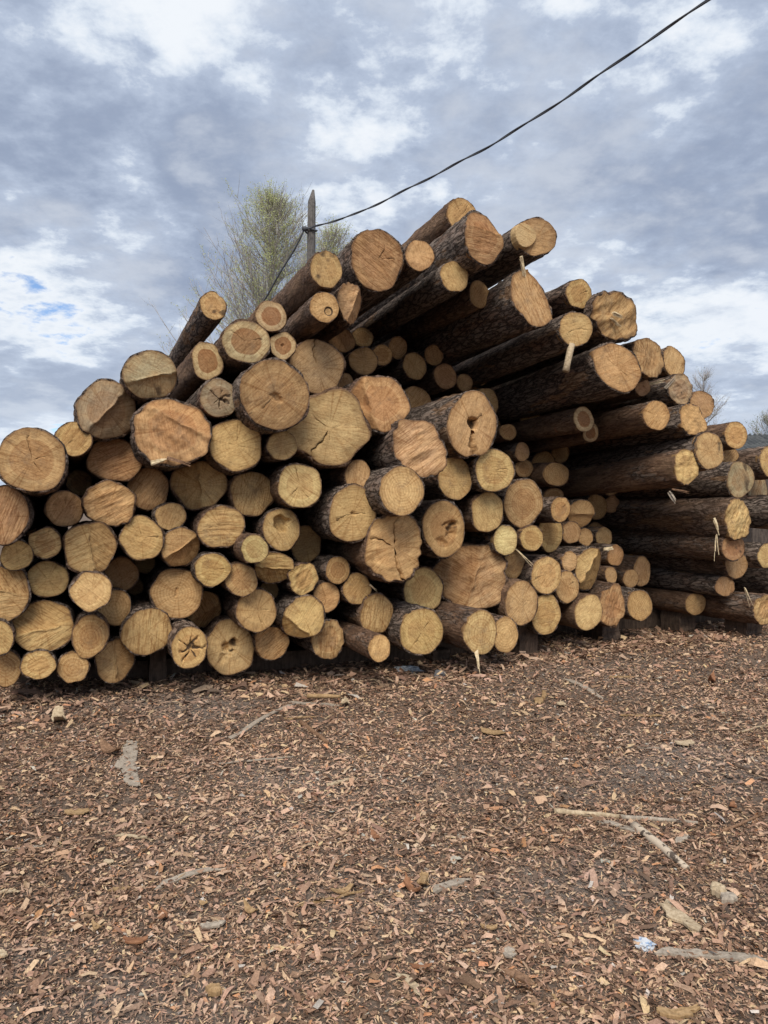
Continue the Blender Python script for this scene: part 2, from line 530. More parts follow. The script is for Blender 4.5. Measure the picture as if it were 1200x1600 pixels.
def scatter_chips():
    cat_c = np.array([[.075, .048, .036], [.13, .083, .062], [.19, .125, .095], [.26, .185, .145], [.30, .22, .155], [.36, .27, .18], [.25, .135, .08], [.225, .215, .205]])
    cat_p = np.array([.22, .25, .22, .15, .085, .03, .025, .012])
    X, Y, S = [], [], []

    def zone(y0, y1, dens, x0k, x1k, pad, size):
        xa, xb = x0k * y1 - pad, x1k * y1 + pad
        n = int(dens * (xb - xa) * (y1 - y0))
        y = rng.uniform(y0, y1, n); x = rng.uniform(xa, xb, n)
        outside = np.maximum(np.maximum(x0k * y - x, x - x1k * y), 0)      # thinner litter well beyond the frame
        ok = (outside < pad) & (rng.random(n) < np.clip(1.25 - outside / (pad * .75), .0, 1))
        X.append(x[ok]); Y.append(y[ok]); S.append(np.full(ok.sum(), size * .76))
    zone(1.7, 2.8, 16500, -.5, .5, 2.4, .80)
    zone(2.8, 3.8, 12000, -.5, .5, 2.6, .9)
    zone(3.8, 5.2, 7000, -.5, .5, 2.8, 1.0)
    zone(5.2, 7.2, 3600, -.5, .5, 3.0, 1.2)
    zone(7.2, 10.5, 1600, -.45, .55, 3.0, 1.45)
    # bark knocked off the logs lies heaped along the foot of the stack
    nh = 9000
    uu = rng.uniform(-1.2, 9, nh); dd = 6.55 + np.clip(uu - 3.5, 0, 4) * .22 + rng.normal(0, .34, nh)
    X.append(CT * uu - ST * dd); Y.append(ST * uu + CT * dd); S.append(rng.uniform(1.0, 2.6, nh))
    x = np.concatenate(X); y = np.concatenate(Y); s = np.concatenate(S)
    ok = rng.random(len(x)) > ash_at(x, y) * .45
    x, y, s = x[ok], y[ok], s[ok]
    n = len(x)
    kind = rng.random(n)
    ln = np.where(kind < .60, rng.gamma(3, .0060, n), np.where(kind < .93, rng.gamma(4, .0068, n), rng.gamma(4, .011, n))) * s
    ln = np.minimum(ln, .075 * np.maximum(s, 1.0))
    wd = np.where(kind < .60, ln * rng.uniform(.25, .65, n), np.where(kind < .93, ln * rng.uniform(.08, .26, n), ln * rng.uniform(.18, .4, n)))
    yaw = rng.uniform(0, 2 * math.pi, n)
    pit = rng.normal(0, .28, n); rol = rng.normal(0, .38, n)
    height = ground_h(x, y)

    def shapes(m, lx, ly, lz):
        """chips of the mask m, each a small bent flake of len(lx) vertices"""
        k = len(lx); nn = int(m.sum())
        L_, W_ = ln[m][:, None], wd[m][:, None]
        vx = (np.array(lx) + rng.normal(0, .09, (nn, k))) * L_
        vy = (np.array(ly) + rng.normal(0, .12, (nn, k))) * W_
        vz = np.array(lz) * rng.normal(.09, .08, (nn, 1)) * L_ + rng.normal(0, .03, (nn, k)) * L_
        cp, sp = np.cos(pit[m])[:, None], np.sin(pit[m])[:, None]
        x1, z1 = vx * cp + vz * sp, -vx * sp + vz * cp
        cr, sr = np.cos(rol[m])[:, None], np.sin(rol[m])[:, None]
        y1, z2 = vy * cr - z1 * sr, vy * sr + z1 * cr
        cy, sy = np.cos(yaw[m])[:, None], np.sin(yaw[m])[:, None]
        lift = np.abs(z2).max(1) * .7 + .001 + rng.exponential(.003, nn)
        return np.stack([x1 * cy - y1 * sy + x[m][:, None], x1 * sy + y1 * cy + y[m][:, None], z2 + (height[m] + lift)[:, None]], -1).reshape(-1, 3)
    tiny = kind < .60
    V1 = shapes(tiny, [-.5, .42, .5, -.4], [-.4, -.5, .42, .5], [0, 1, 0, 1])
    V2 = shapes(~tiny, [-.5, 0, .5, .5, 0, -.5], [-.42, -.5, -.35, .38, .5, .46], [0, 1, 0, 0, 1, 0])
    n1, n2 = int(tiny.sum()), int((~tiny).sum())
    F1 = np.arange(n1 * 4).reshape(-1, 4)
    b = (n1 * 4 + np.arange(n2) * 6)[:, None]
    F2 = np.concatenate([b + [0, 1, 4, 5], b + [1, 2, 3, 4]], 1).reshape(-1, 4)
    F = np.concatenate([F1, F2])
    me = mesh_np('bark_chips', np.concatenate([V1, V2]), F.ravel(), np.full(len(F), 4), chip_material(), smooth=False)
    patch = np.sin(1.9 * x + .6 * y) + np.sin(1.3 * y - .8 * x + 2) + rng.normal(0, .8, n)
    ci = rng.choice(len(cat_p), n, p=cat_p / cat_p.sum())
    ci = np.where((patch > 1.6) & (ci < 2), ci + 2, ci)
    cc = cat_c[ci] * np.array([1.98, 1.89, 1.70]) * rng.uniform(.75, 1.3, n)[:, None] * (1 + .025 * rng.normal(size=(n, 3)))
    drift = .5 + .5 * np.sin(.9 * x - 1.6 * y + np.sin(1.7 * x)) * np.sin(1.2 * x + .8 * y + 1)
    cc = cc * (.88 + .26 * drift)[:, None]
    ak = (ash_at(x, y) * .45)[:, None]
    cc = cc * (1 - ak) + ak * np.array([.30, .275, .255])
    cc = cc / np.maximum(1, cc.max(1) / .58)[:, None]
    c4 = np.concatenate([cc, np.ones((n, 1))], 1)
    a = me.attributes.new('chip_col', 'FLOAT_COLOR', 'FACE')
    a.data.foreach_set('color', np.concatenate([c4[tiny], np.repeat(c4[~tiny], 2, axis=0)]).astype(np.float32).ravel())
    o = obj('bark_chips', me)
    o['kind'] = 'stuff'
    tag(o, 'brown bark chips and wood shreds littered all over the yard', 'bark litter')
    return n


n_chips = scatter_chips()

# ------------------------------------------------------------------ the log stack
TONES = {'Y': (.80, .62, .30), 'y': (.76, .555, .26), 't': (.66, .46, .225), 'b': (.54, .355, .185), 'o': (.63, .43, .225), 'g': (.45, .375, .255), 'h': (.62, .495, .31)}

# id  px  py  rx  ry  distance-along-the-logs  tone  face  bark; last rows are fillers, added to block light leaking through gaps
LOGS = '''
1 50 719 52 48 5.86 b check p
2 115 686 28 25 6.46 t check p
3 166 640 47 44 6.45 g ridge=-40,0.05,.55 p
4 236 585 41 36 6.26 g ridge=-75,.1,.35;blot p
5 179 720 41 33 6.71 b saw=25 p
6 271 671 60 53 6.21 o ridge=65,.25,.5;ragged p
7 333 478 20 20 6.58 t blot p
8 324 564 24 28 6.53 h heart p
9 342 622 28 28 6.27 g star=.5 p
10 385 534 34 33 6.32 h heart;check p
11 369 695 39 40 6.31 y check p
12 313 757 40 36 6.62 t ridge=5,.0,-.5 p
13 233 764 31 32 6.81 b saw=60 p
14 172 788 39 34 6.38 t saw=30;ragged p
15 101 795 28 27 6.46 t check p
16 0 806 43 46 6.07 b saw=70 p
17 26 868 24 23 6.31 y check p
18 71 848 26 23 6.35 y saw=20 p
19 141 856 42 40 6.30 t ridge=10,.0,.35;saw=25 p
20 222 841 33 32 6.43 y check p
21 267 807 23 21 6.58 t plain p
22 283 856 30 31 6.49 t ridge=-55,0,.5 p
23 345 823 34 33 6.39 t check;saw=0 p
24 332 890 26 25 6.37 y check p
25 377 906 23 25 6.39 t check p
26 75 905 31 27 6.47 t check p
27 8 928 37 42 6.32 t ridge=75,.1,.5;saw=5 p
28 143 924 31 28 6.12 Y blot=.15 p
29 190 897 25 25 6.85 b plain p
30 179 949 26 26 6.66 t rings p
31 277 927 39 37 6.65 y rings;pit p
32 320 954 28 28 6.95 t ridge=-60,.1,.5;saw=-60 p
33 69 979 48 38 6.38 t ridge=100,-.1,.4;saw=30 p
34 141 994 28 31 6.34 y rings p
35 230 986 38 36 6.50 t saw=85 p
36 -2 997 22 27 6.24 y plain p
37 8 1044 24 28 6.39 t rings p
38 60 1039 27 21 6.32 y plain p
39 114 1043 24 23 6.38 y rings p
40 180 1033 32 32 6.53 t ridge=5,0,.55 p
41 296 1012 27 31 6.25 y star=1 p
42 360 1012 37 40 6.76 y rot p
43 424 1004 26 26 6.67 t saw=40 p
44 401 954 30 32 6.46 t check p
45 476 966 31 33 6.43 y ridge=-130,.45,.7 p
46 512 998 26 30 6.56 t saw=85;ragged p
47 593 1013 16 20 5.99 y plain o
48 589 959 25 30 6.52 t saw=80 p
49 659 987 32 35 6.26 y check p
50 662 922 27 35 6.72 Y plain p
51 558 920 21 23 6.55 t plain p
52 528 891 19 20 6.53 t rings p
53 510 933 20 22 6.59 t check p
54 475 905 22 25 6.50 y blot;ragged p
55 429 888 29 25 6.48 t ridge=-95,0,.5;saw=0 p
56 398 858 20 22 6.10 Y plain p
57 440 827 28 31 6.47 t hole p
58 478 850 24 28 6.89 b plain p
59 393 771 35 33 6.59 t saw=75 p
60 469 759 32 34 6.32 Y check p
61 441 696 22 21 6.29 t plain o
62 430 617 52 52 6.03 b check;pit p
63 515 669 58 56 6.28 o lobed;crack=-120;check p
64 495 573 41 39 6.72 o crack=100 p
65 442 540 20 20 6.45 h heart;pit p
66 424 494 23 23 6.42 h heart p
67 510 421 23 28 6.28 t blot p
68 507 480 22 23 6.29 t knot p
69 548 473 20 31 6.53 o ridge=-20,.2,.8;ragged p
70 590 406 41 42 6.50 b saw=-30;check p
71 656 399 21 23 6.54 t plain p
72 722 336 23 25 6.74 t check p
73 757 370 31 41 6.25 b ridge=85,.25,.4;saw=0 p
74 838 370 28 29 6.31 b patch p
75 710 432 20 23 6.49 t plain p
76 749 460 15 20 6.76 b plain p
77 831 467 33 41 6.30 b ridge=30,.42,.35;saw=-65;sk=-.2 p
78 905 459 20 21 6.55 t check p
79 900 514 22 27 6.34 t check p
80 962 494 39 36 6.46 b torn;ragged p
81 965 574 31 37 6.34 t check;sk=-.28 p
82 1012 557 26 30 6.60 b saw=80;ragged p
83 1053 566 16 23 6.80 t plain;sk=-.1 p
84 1063 609 18 23 6.68 g ragged;blot p
85 1004 604 12 14 6.88 b pit p
86 1026 649 18 22 6.54 t plain o
87 1083 656 20 26 6.49 t ragged p
88 1097 632 17 21 6.77 b plain p
89 912 655 14 18 6.98 h heart o
90 923 676 12 14 7.23 h heart p
91 1070 682 15 18 6.99 t plain o
92 1073 729 18 28 6.39 y ragged o
93 1109 704 22 27 6.37 t blot p
94 1150 680 16 20 6.90 t plain o
95 1139 711 14 14 7.18 y saw=45 p
96 1157 749 19 27 6.67 g blot p
97 1183 767 16 30 7.35 g saw=70 p
98 1153 811 20 31 6.64 t torn;ragged p
99 1146 855 17 21 6.72 b blot p
100 1151 882 16 21 6.97 b plain p
101 1133 916 15 15 7.01 b blot p
102 1087 944 15 16 7.41 t plain o
103 1195 952 16 23 6.72 t torn;ragged p
104 1200 868 14 18 6.78 Y plain p
105 1206 722 17 24 6.86 t plain p
106 598 629 39 47 6.29 o ridge=15,-.45,-.8;peak;sk=-.12 p
107 655 700 40 45 6.08 o saw=35;ragged;sk=-.15 p
108 738 663 40 48 6.36 o slit;check p
109 628 767 33 36 5.98 Y rings p
110 559 742 19 22 6.36 t plain p
111 551 803 35 42 6.28 t pit;check p
112 615 854 45 50 6.24 t split;ragged p
113 694 826 31 43 6.40 t rot p
114 711 747 25 32 6.56 y plain p
115 773 735 29 32 6.44 Y check p
116 762 800 24 30 6.60 y plain p
117 818 786 29 36 6.72 o rings p
118 790 844 17 23 6.62 Y plain p
119 831 841 18 19 6.68 y plain p
120 860 833 18 28 7.19 y check p
121 742 901 48 53 6.71 t peak;ridge=160,.0,.4;saw=30;ragged p
122 803 882 18 21 6.89 b plain o
123 854 899 22 28 6.72 y check p
124 890 877 11 16 6.96 t plain p
125 886 917 18 24 6.89 t check p
126 927 890 27 37 6.99 t ridge=-35,-.2,.6;peak p
127 815 942 25 32 6.59 t check p
128 853 960 22 30 6.74 y plain p
129 920 957 20 26 6.83 Y plain o
130 957 946 20 33 7.12 b ragged;saw=70 p
131 1000 946 18 23 7.29 t rings p
132 751 988 25 32 6.09 Y rings o
133 790 992 19 26 6.38 y rings p
135 869 741 19 18 7.65 b rings p
136 876 796 14 19 6.79 t check p
137 909 803 20 22 7.57 t ridge=-90,0,.4 p
138 893 832 13 16 7.40 b plain p
139 915 839 11 13 7.61 b plain p
140 944 839 12 14 7.82 b plain p
141 962 868 12 16 7.48 b plain p
142 986 904 11 14 7.60 t plain p
143 1003 893 12 23 7.70 b plain p
144 955 899 9 13 7.44 b plain p
145 648 572 18 20 7.81 b plain p
146 678 555 14 15 7.94 b rings p
147 696 588 17 19 7.86 b plain p
148 622 543 14 16 7.88 b rings p
149 597 555 15 16 7.87 b plain p
150 568 564 22 20 7.61 b plain p
151 726 598 12 13 8.03 b plain p
152 655 627 21 22 7.82 b saw=50;sk=-.3 p
153 759 630 19 23 7.71 b plain p
155 538 601 14 18 7.59 b plain p
156 534 532 20 18 7.77 b plain p
157 567 527 15 15 8.16 b plain p
158 794 675 13 12 7.78 b plain p
159 816 706 12 14 7.81 b plain p
160 819 732 14 13 7.89 b plain p
161 865 775 15 12 7.90 b plain p
162 1235 800 17 26 6.64 b plain p
163 1228 907 16 26 6.97 b plain p
164 700 633 14 14 8.13 b plain p
165 688 700 14 18 7.77 b plain p
167 591 688 18 20 7.79 b plain p
170 580 881 16 18 7.56 b plain p
171 850 800 14 16 7.58 b plain p
173 420 924 15 16 6.94 b plain p
174 641 874 14 16 7.37 b plain p
200 932 792 15.9 19.3 8.44 b rings p
201 703 715 18.6 20.7 8.52 b plain p
202 538 644 20.1 21.2 8.80 b rings p
203 931 836 15.5 18.7 8.69 b plain p
204 850 726 16.9 19.9 8.45 b rings p
205 735 751 18.0 20.3 8.62 b plain p
206 1017 769 14.6 18.2 8.64 b rings p
207 1024 819 14.8 18.5 8.48 b plain p
208 871 795 16.0 19.0 8.77 b rings p
209 954 754 15.6 19.1 8.46 b plain p
210 828 648 16.9 19.7 8.60 b rings p
211 668 682 18.7 20.7 8.66 b plain p
212 735 621 18.0 20.3 8.62 b rings p
213 485 578 22.4 23.2 8.19 b plain p
214 897 854 15.0 17.9 8.77 b rings p
215 563 616 18.6 19.8 8.88 b plain p
216 765 662 16.2 18.4 8.54 b rings p
217 541 771 18.3 19.3 8.72 b plain p
218 759 770 15.0 17.0 8.75 b rings p
219 850 867 14.3 16.8 8.55 b plain p
220 986 882 12.9 15.9 8.40 b rings p
221 602 558 16.0 17.3 8.89 b plain p
222 794 711 14.5 16.7 8.55 b rings p
223 876 707 13.3 15.7 8.56 b plain p
224 827 767 13.0 15.2 8.85 b rings p
225 646 496 14.7 16.1 8.69 b plain p
226 966 724 11.7 14.4 8.64 b rings p
227 721 715 13.5 15.1 8.79 b plain p
228 682 741 14.4 15.9 8.42 b rings p
229 720 839 13.3 15.0 8.75 b plain p
230 716 683 13.5 15.1 8.59 b rings p
231 656 651 14.2 15.6 8.45 b plain p
232 900 761 11.4 13.6 8.73 b rings p
233 684 586 12.9 14.3 8.87 b plain p
234 956 788 10.7 13.1 8.50 b rings p
235 898 820 10.3 12.3 8.72 b plain p
236 889 898 10.5 12.5 8.55 b rings p
237 751 589 11.1 12.6 8.77 b plain p
238 530 902 13.4 14.1 8.26 b rings p
239 446 759 14.4 14.8 8.01 b plain p
260 124 754 20.0 18.6 7.20 b plain p
261 226 880 16.4 15.7 7.32 b plain p
262 211 917 13.3 12.7 7.44 b plain p
263 236 998 11.1 10.7 7.56 b plain p
264 121 929 9.2 8.5 7.68 b plain p
270 44 824 12 12 7.40 b plain p
271 1010 829 9 12 8.30 b plain p
'''


def smooth_noise(nz, nphi, kz, kphi, r):
    g = r.normal(size=(nz, nphi))
    for _ in range(kphi):
        g = (g + np.roll(g, 1, 1) + np.roll(g, -1, 1)) / 3
    for _ in range(kz):
        p = np.pad(g, ((1, 1), (0, 0)), 'edge')
        g = (p[:-2] + p[1:-1] + p[2:]) / 3
    return g / (g.std() + 1e-9)


def vnoise(x, y, r, f, octs=3):
    """cheap smooth noise from random plane waves"""
    z = np.zeros_like(x)
    amp = 1.0
    for o in range(octs):
        for k in range(4):
            a = r.uniform(0, 2 * math.pi); ff = f * 2 ** o * r.uniform(.7, 1.4); ph = r.uniform(0, 6.28)
            z = z + amp * .5 * np.sin(ff * (x * math.cos(a) + y * math.sin(a)) + ph)
        amp *= .5
    return z


def make_log(row):
    i, px, py, rx, ry, D, tone, face, bark = row.split()
    i = int(i); px, py, rx, ry, D = map(float, (px, py, rx, ry, D))
    r = np.random.default_rng(1000 + i)
    t = (px - 600) / FPX
    Y = D / (CT - ST * t)
    pos = ray(px, py, Y)
    W = rx * D / (CT - ST * t) ** 2 / FPX
    H = ry * Y / FPX
    W *= 1.085; H *= 1.085
    R = (W + H) / 2
    feats = {}
    for f in face.split(';'):
        k, _, v = f.partition('=')
        feats[k] = [float(q) for q in v.split(',')] if v else []
    # ---------------- outline
    ragged = 'ragged' in feats or 'torn' in feats
    amp = .085 if 'lobed' in feats else .055 if ragged else .034
    ks = range(2, 8)
    co = [(k, amp * r.normal() * 1.5 / k, r.uniform(0, 6.28)) for k in ks]
    if ragged:
        co += [(k, (.010 * r.normal()), r.uniform(0, 6.28)) for k in range(9, 20)]
    pk = [(r.uniform(0, 6.28), r.uniform(.88, .97)) for _ in range(3)] if ('peak' in feats or ragged or 'saw' in feats or 'ridge' in feats) else []

    def out(ph):
        q = np.ones_like(ph)
        for k, a_, p_ in co:
            q = q + a_ * np.cos(k * ph + p_)
        for p_, d_ in pk:                                   # flats hewn off the round
            cc = np.cos(ph - p_)
            fl = d_ / np.maximum(cc, .3) * (1.0 if 'peak' not in feats else .94)
            q = np.where(cc > .3, -np.log(np.exp(-q * 26) + np.exp(-fl * 26)) / 26, q)
        if 'lobed' in feats:
            q = q + .10 * np.exp(-((np.angle(np.exp(1j * (ph - 2.6)))) / .45) ** 2) - .10 * np.exp(-((np.angle(np.exp(1j * (ph + 2.2)))) / .25) ** 2)
        if 'slit' in feats:
            q = q - .12 * np.exp(-((np.angle(np.exp(1j * (ph + 1.50)))) / .2) ** 2) - .10 * np.exp(-((np.angle(np.exp(1j * (ph - 2.5)))) / .5) ** 2) - .08 * np.exp(-((np.angle(np.exp(1j * (ph - .6)))) / .4) ** 2)
        return q
    bt = min(max(.035 * R, .005), .012) * (.55 if bark == 'o' else 1.0)        # bark thickness
    # ---------------- cracks: (angle, r0, r1, width/R, depth/R)
    cracks = []
    if 'check' in feats:
        a0 = r.uniform(0, 6.28)
        for k in range(int(r.integers(2, 5))):
            cracks.append((a0 + k * 6.28 / 4.2 + r.normal() * .5, r.uniform(.0, .12), r.uniform(.25, .85), r.uniform(.010, .024), .12))
    if 'crack' in feats:
        cracks.append((math.radians(feats['crack'][0]), .08, 1.0, .05, .4))
    if 'slit' in feats:
        cracks = [(-1.50, .10, 1.0, .24, 1.1), (2.2, .1, .5, .03, .2), (.8, .1, .55, .03, .2)]
    if 'split' in feats:
        cracks = [(-1.35, .0, 1.0, .08, .7), (1.45, .05, .9, .05, .4), (2.75, .08, .95, .05, .4)]
    far = D > 7.15
    nb = 40 if far else 72
    phb = np.arange(nb) * 2 * math.pi / nb
    cols = [(p, None, 0) for p in phb if all(abs(np.angle(np.exp(1j * (p - c[0])))) > .075 + c[3] * .5 for c in cracks)]
    for c in cracks:
        p0 = c[0] % (2 * math.pi)
        cols += [(p0 - 1e-3, c, -1), (p0, c, 0), (p0 + 1e-3, c, 1)]
    cols.sort(key=lambda q: q[0])
    rho = np.concatenate([[.02, .06], np.linspace(.11, .96, 12 if far else 24), [.985, 1.0]])
    nr, nc = len(rho), len(cols)
    PH = np.zeros((nr, nc)); CR = np.zeros((nr, nc))
    for j, (p, c, s) in enumerate(cols):
        if c is None:
            PH[:, j] = p
            continue
        wob = (.09 * np.sin(rho * 6 + p * 3) + .035 * np.sin(rho * 23 + p * 7)) * np.clip((rho - .1) / .2, 0, 1)
        inside = np.clip((rho - c[1]) / .08, 0, 1) * (np.clip((c[2] - rho) / .25, 0, 1) if c[2] < 1 else 1)
        half = np.maximum(c[3] * .5 * inside / np.maximum(rho, .1), .006)
        PH[:, j] = c[0] % (2 * math.pi) + wob + s * np.minimum(half, .3)
        if s == 0:
            CR[:, j] = c[4] * inside
    O = out(PH)
    def rind(p_):
        return bt * (.95 + .55 * np.sin(2 * p_ + i) + .35 * np.sin(5 * p_ + 2.3 * i) + .25 * np.sin(9 * p_ + .7 * i))
    wW, wH = W - rind(PH), H - rind(PH)
    RX = rho[:, None]
    x = RX * wW * O * np.cos(PH); y = RX * wH * O * np.sin(PH)
    sk = feats['sk'][0] if 'sk' in feats else 0.0
    x = x + sk * y
    nx, ny = x / R, y / R
    z = np.zeros_like(x)
    stain = np.zeros_like(x)
    facet = np.zeros_like(x)
    # the saw was never quite square to the log
    z += nx * r.normal() * .05 + ny * r.normal() * .05
    z += .010 * vnoise(nx, ny, r, 5.0)
    sawa = r.uniform(-1.4, 1.4); sawk = .12 + .3 * r.random()
    if 'saw' in feats:
        sawa = math.radians(feats['saw'][0]); sawk = 1.0
    if 'torn' in feats:
        sawa = math.radians(30 + 40 * r.random()); sawk = 1.2
    sn = -nx * math.sin(sawa) + ny * math.cos(sawa)
    along = nx * math.cos(sawa) + ny * math.sin(sawa)
    bend = sn + .12 * along * along + .03 * np.sin(along * 3 + r.uniform(0, 6))
    z += sawk * sum(a_ * np.sin(bend * f_ + r.uniform(0, 6.28) + .5 * np.sin(along * r.uniform(1, 4))) for f_, a_ in ((r.uniform(7, 11), .010), (r.uniform(15, 21), .006), (r.uniform(27, 36), .0055)))
    for key in ('ridge',):
        if key in feats:
            an, off, sl = feats[key]
            an = math.radians(an)
            s = nx * math.cos(an) + ny * math.sin(an) - off + .025 * vnoise(nx, ny, r, 9, 2)
            if sl < 0:
                s = -s; sl = -sl
            z -= sl * 1.15 * np.clip(s, 0, None) + .09 * np.clip(s / .04, 0, 1)
            facet = np.clip(s / .03, 0, 1)
            z += .05 * np.exp(-(s / .035) ** 2)
            stain += .20 * np.exp(-((s - .03) / .03) ** 2)
    if 'torn' in feats:
        z += .04 * vnoise(nx * 1.0, sn * 1.0, r, 7, 3)
    if ragged:
        z += .03 * vnoise(nx, ny, r, 6, 3)
    if 'rot' in feats:
        cx, cy = r.uniform(.0, .25), r.uniform(-.05, .2)
        d = np.hypot(nx - cx, (ny - cy) * 1.35) + .11 * vnoise(nx, ny, r, 8, 3)
        k = np.clip((.40 - d) / .22, 0, 1)
        z -= .18 * k * (1 + .6 * vnoise(nx, ny, r, 13, 2))
        stain += .45 * np.clip((.40 - d) / .2, 0, 1) * (1 + .5 * vnoise(nx, ny, r, 15, 2))
        d2 = np.hypot(nx - cx + .3, ny - cy + .5) + .06 * vnoise(nx, ny, r, 11, 2)
        k = np.clip((.20 - d2) / .14, 0, 1)
        z -= .14 * k; stain += .38 * k
    if 'hole' in feats:
        d = np.hypot(nx + .02, (ny - .28) * 1.1) + .03 * vnoise(nx, ny, r, 7, 2)
        d = d + .06 * vnoise(nx, ny, r, 9, 2)
        k = np.clip((.44 - d) / .16, 0, 1)
        z -= .4 * k; stain += .4 * k
    if 'star' in feats:
        g = feats['star'][0]
        wob = .10 * vnoise(nx, ny, r, 6, 3)
        ang = np.arctan2(ny + .5 * wob, nx - .4 * wob)
        lobes = np.zeros_like(nx)
        a_ = r.uniform(0, 1)
        while a_ < 6.6:
            lobes = np.maximum(lobes, r.uniform(.3, .88) * np.exp(-(np.angle(np.exp(1j * (ang - a_))) / r.uniform(.09, .26)) ** 2))
            a_ += r.uniform(.45, 1.1)
        d = np.hypot(nx - .05, ny) + .8 * wob
        k = np.clip((np.maximum(lobes, .24) * (.75 + .3 * g) - d) / .16, 0, 1)
        stain += (.55 + .4 * g) * k * (1 + .5 * vnoise(nx, ny, r, 12, 2))
        z -= .09 * k * (1 + .6 * vnoise(nx, ny, r, 10, 2))
    if 'knot' in feats:
        d = np.hypot(nx - .28, ny + .22)
        stain += 1.1 * np.clip(1 - abs(d - .25) / .09, 0, 1)
        stain += .45 * np.clip((.2 - d) / .08, 0, 1); z -= .08 * np.clip((.30 - d) / .08, 0, 1)
    if 'pit' in feats:
        pa_ = r.uniform(0, 3.1)
        ex, ey = nx * math.cos(pa_) + ny * math.sin(pa_), -nx * math.sin(pa_) + ny * math.cos(pa_)
        d = np.hypot(ex * .9, ey * 1.7) + .09 * vnoise(nx, ny, r, 10, 3)
        k = np.clip((.17 - d) / .14, 0, 1)
        z -= .10 * k; stain += .42 * k
    if 'blot' in feats:
        g = feats['blot'][0] if feats['blot'] else .6
        stain += g * np.clip(vnoise(nx, ny, r, 4.0, 3) - .55, 0, 1)
    if 'slit' in feats:
        d = np.hypot(nx, ny - .02) + .04 * vnoise(nx, ny, r, 9, 2)
        k = np.clip((.20 - d) / .08, 0, 1)
        z -= .3 * k; stain += .7 * k
    z -= CR
    stain += np.where(CR > 0, .45, 0)
    z *= R
    zr = z[-1].copy()
    # roll the rim back so that wood shows where the bark has chipped away
    extra = [(1.0, -.014), (.985, -.07)]
    X = np.concatenate([x] + [x[-1:] * k for k, _ in extra])
    Yv = np.concatenate([y] + [y[-1:] * k for k, _ in extra])
    Z = np.concatenate([z] + [(zr + d_)[None] for _, d_ in extra])
    nr2 = nr + len(extra)
    V = np.stack([X, Yv, Z], -1).reshape(-1, 3)
    V = np.concatenate([V, [[0, 0, z[0].mean()]]])
    F = grid_faces(nr2, nc)
    tri = np.stack([np.full(nc, len(V) - 1), np.arange(nc), (np.arange(nc) + 1) % nc], -1)
    F = F[:, ::-1]                                        # face outward (+z)
    tri = tri
    flat = np.concatenate([F.ravel(), tri.ravel()])
    tot = np.concatenate([np.full(len(F), 4), np.full(len(tri), 3)])
    me = mesh_np('cut_face', V, flat, tot, M_WOOD)
    rimv = np.concatenate([np.repeat(rho, nc), np.ones(nc * len(extra)), [0]])
    st = np.concatenate([stain.ravel(), np.full(nc * len(extra), .2), [stain[0].mean()]])
    ecc = r.normal(0, .08, 2)
    rgr = np.concatenate([(RX * np.hypot(wW * O * np.cos(PH), wH * O * np.sin(PH)) + ecc[0] * x * (1 - RX) + ecc[1] * y * (1 - RX)).ravel(), np.full(nc * len(extra), R), [0]])
    for nm, arr in (('facet', np.concatenate([facet.ravel(), np.zeros(nc * len(extra) + 1)])), ('rim', rimv), ('stain', np.clip(st, 0, 1)), ('ringr', rgr)):
        a = me.attributes.new(nm, 'FLOAT', 'POINT')
        a.data.foreach_set('value', arr.astype(np.float32))
    # ---------------- bark
    nph = 32 if far else 48
    ph = np.arange(nph) * 2 * math.pi / nph
    L = 5.6 + .9 * r.random()
    d = np.concatenate([[0, .012, .03, .055, .09, .13, .18, .24, .31, .4, .5, .62, .75, .9], np.arange(1.08, L - .05, .2), [L]])
    nz = len(d)
    ob = out(ph)
    fz = .35 + .65 * np.exp(-d / .7)
    shape = 1 + (ob[None] - 1) * fz[:, None]
    plate = smooth_noise(nz, nph, 0, 1, r) * (.020 if bark == 'p' else .009) + smooth_noise(nz, nph, 4, 3, r) * .010
    plate[0] *= .6
    taper = 1 - .011 * d - .03 * (d > .3) * np.clip((d - .3) / 1.5, 0, 1)
    bow = np.sin(d / L * math.pi) * r.normal() * .02
    jitter = r.random(nph)
    chip = np.where(jitter < .16, -.035 * r.random(nph), .006 * r.normal(size=nph))
    pa = np.concatenate([PH[-1] - 2 * math.pi, PH[-1], PH[-1] + 2 * math.pi])
    zc = np.where(CR[-1] > 0, np.nan, zr)
    good = ~np.isnan(zc)
    zc = np.interp(np.arange(nc), np.arange(nc)[good], zr[good])
    od = np.argsort(pa)
    zrim = np.interp(ph, pa[od], np.concatenate([zc, zc, zc])[od])
    zz = -d[:, None] + zrim[None] * np.clip(1 - d / .9, 0, 1)[:, None]
    zz[0] += np.minimum(chip, .008) - .002
    zz[1] = np.minimum(zz[1], zz[0] - .006); zz[2] = np.minimum(zz[2], zz[1] - .006); zz[3] = np.minimum(zz[3], zz[2] - .008)
    for _ in range(5):
        kd, kp = r.uniform(.3, 3.5), r.uniform(0, 6.28)
        plate = plate + r.uniform(.03, .09) * np.exp(-((d[:, None] - kd) / .09) ** 2 - (np.angle(np.exp(1j * (ph[None] - kp))) / .28) ** 2)
    rr = shape * (1 + plate) * taper[:, None]
    bx = W * rr * np.cos(ph); by = H * rr * np.sin(ph) + bow[:, None]
    bx = bx + sk * by * np.exp(-d / .8)[:, None]
    back = np.clip(d / 1.5, 0, 1)[:, None]                  # rounder away from the sawn end
    bx = bx * (1 - back) + back * R * rr * np.cos(ph)
    by = by * (1 - back) + back * (R * rr * np.sin(ph) + bow[:, None])
    iW, iH = (W - rind(ph)) * .985, (H - rind(ph)) * .985
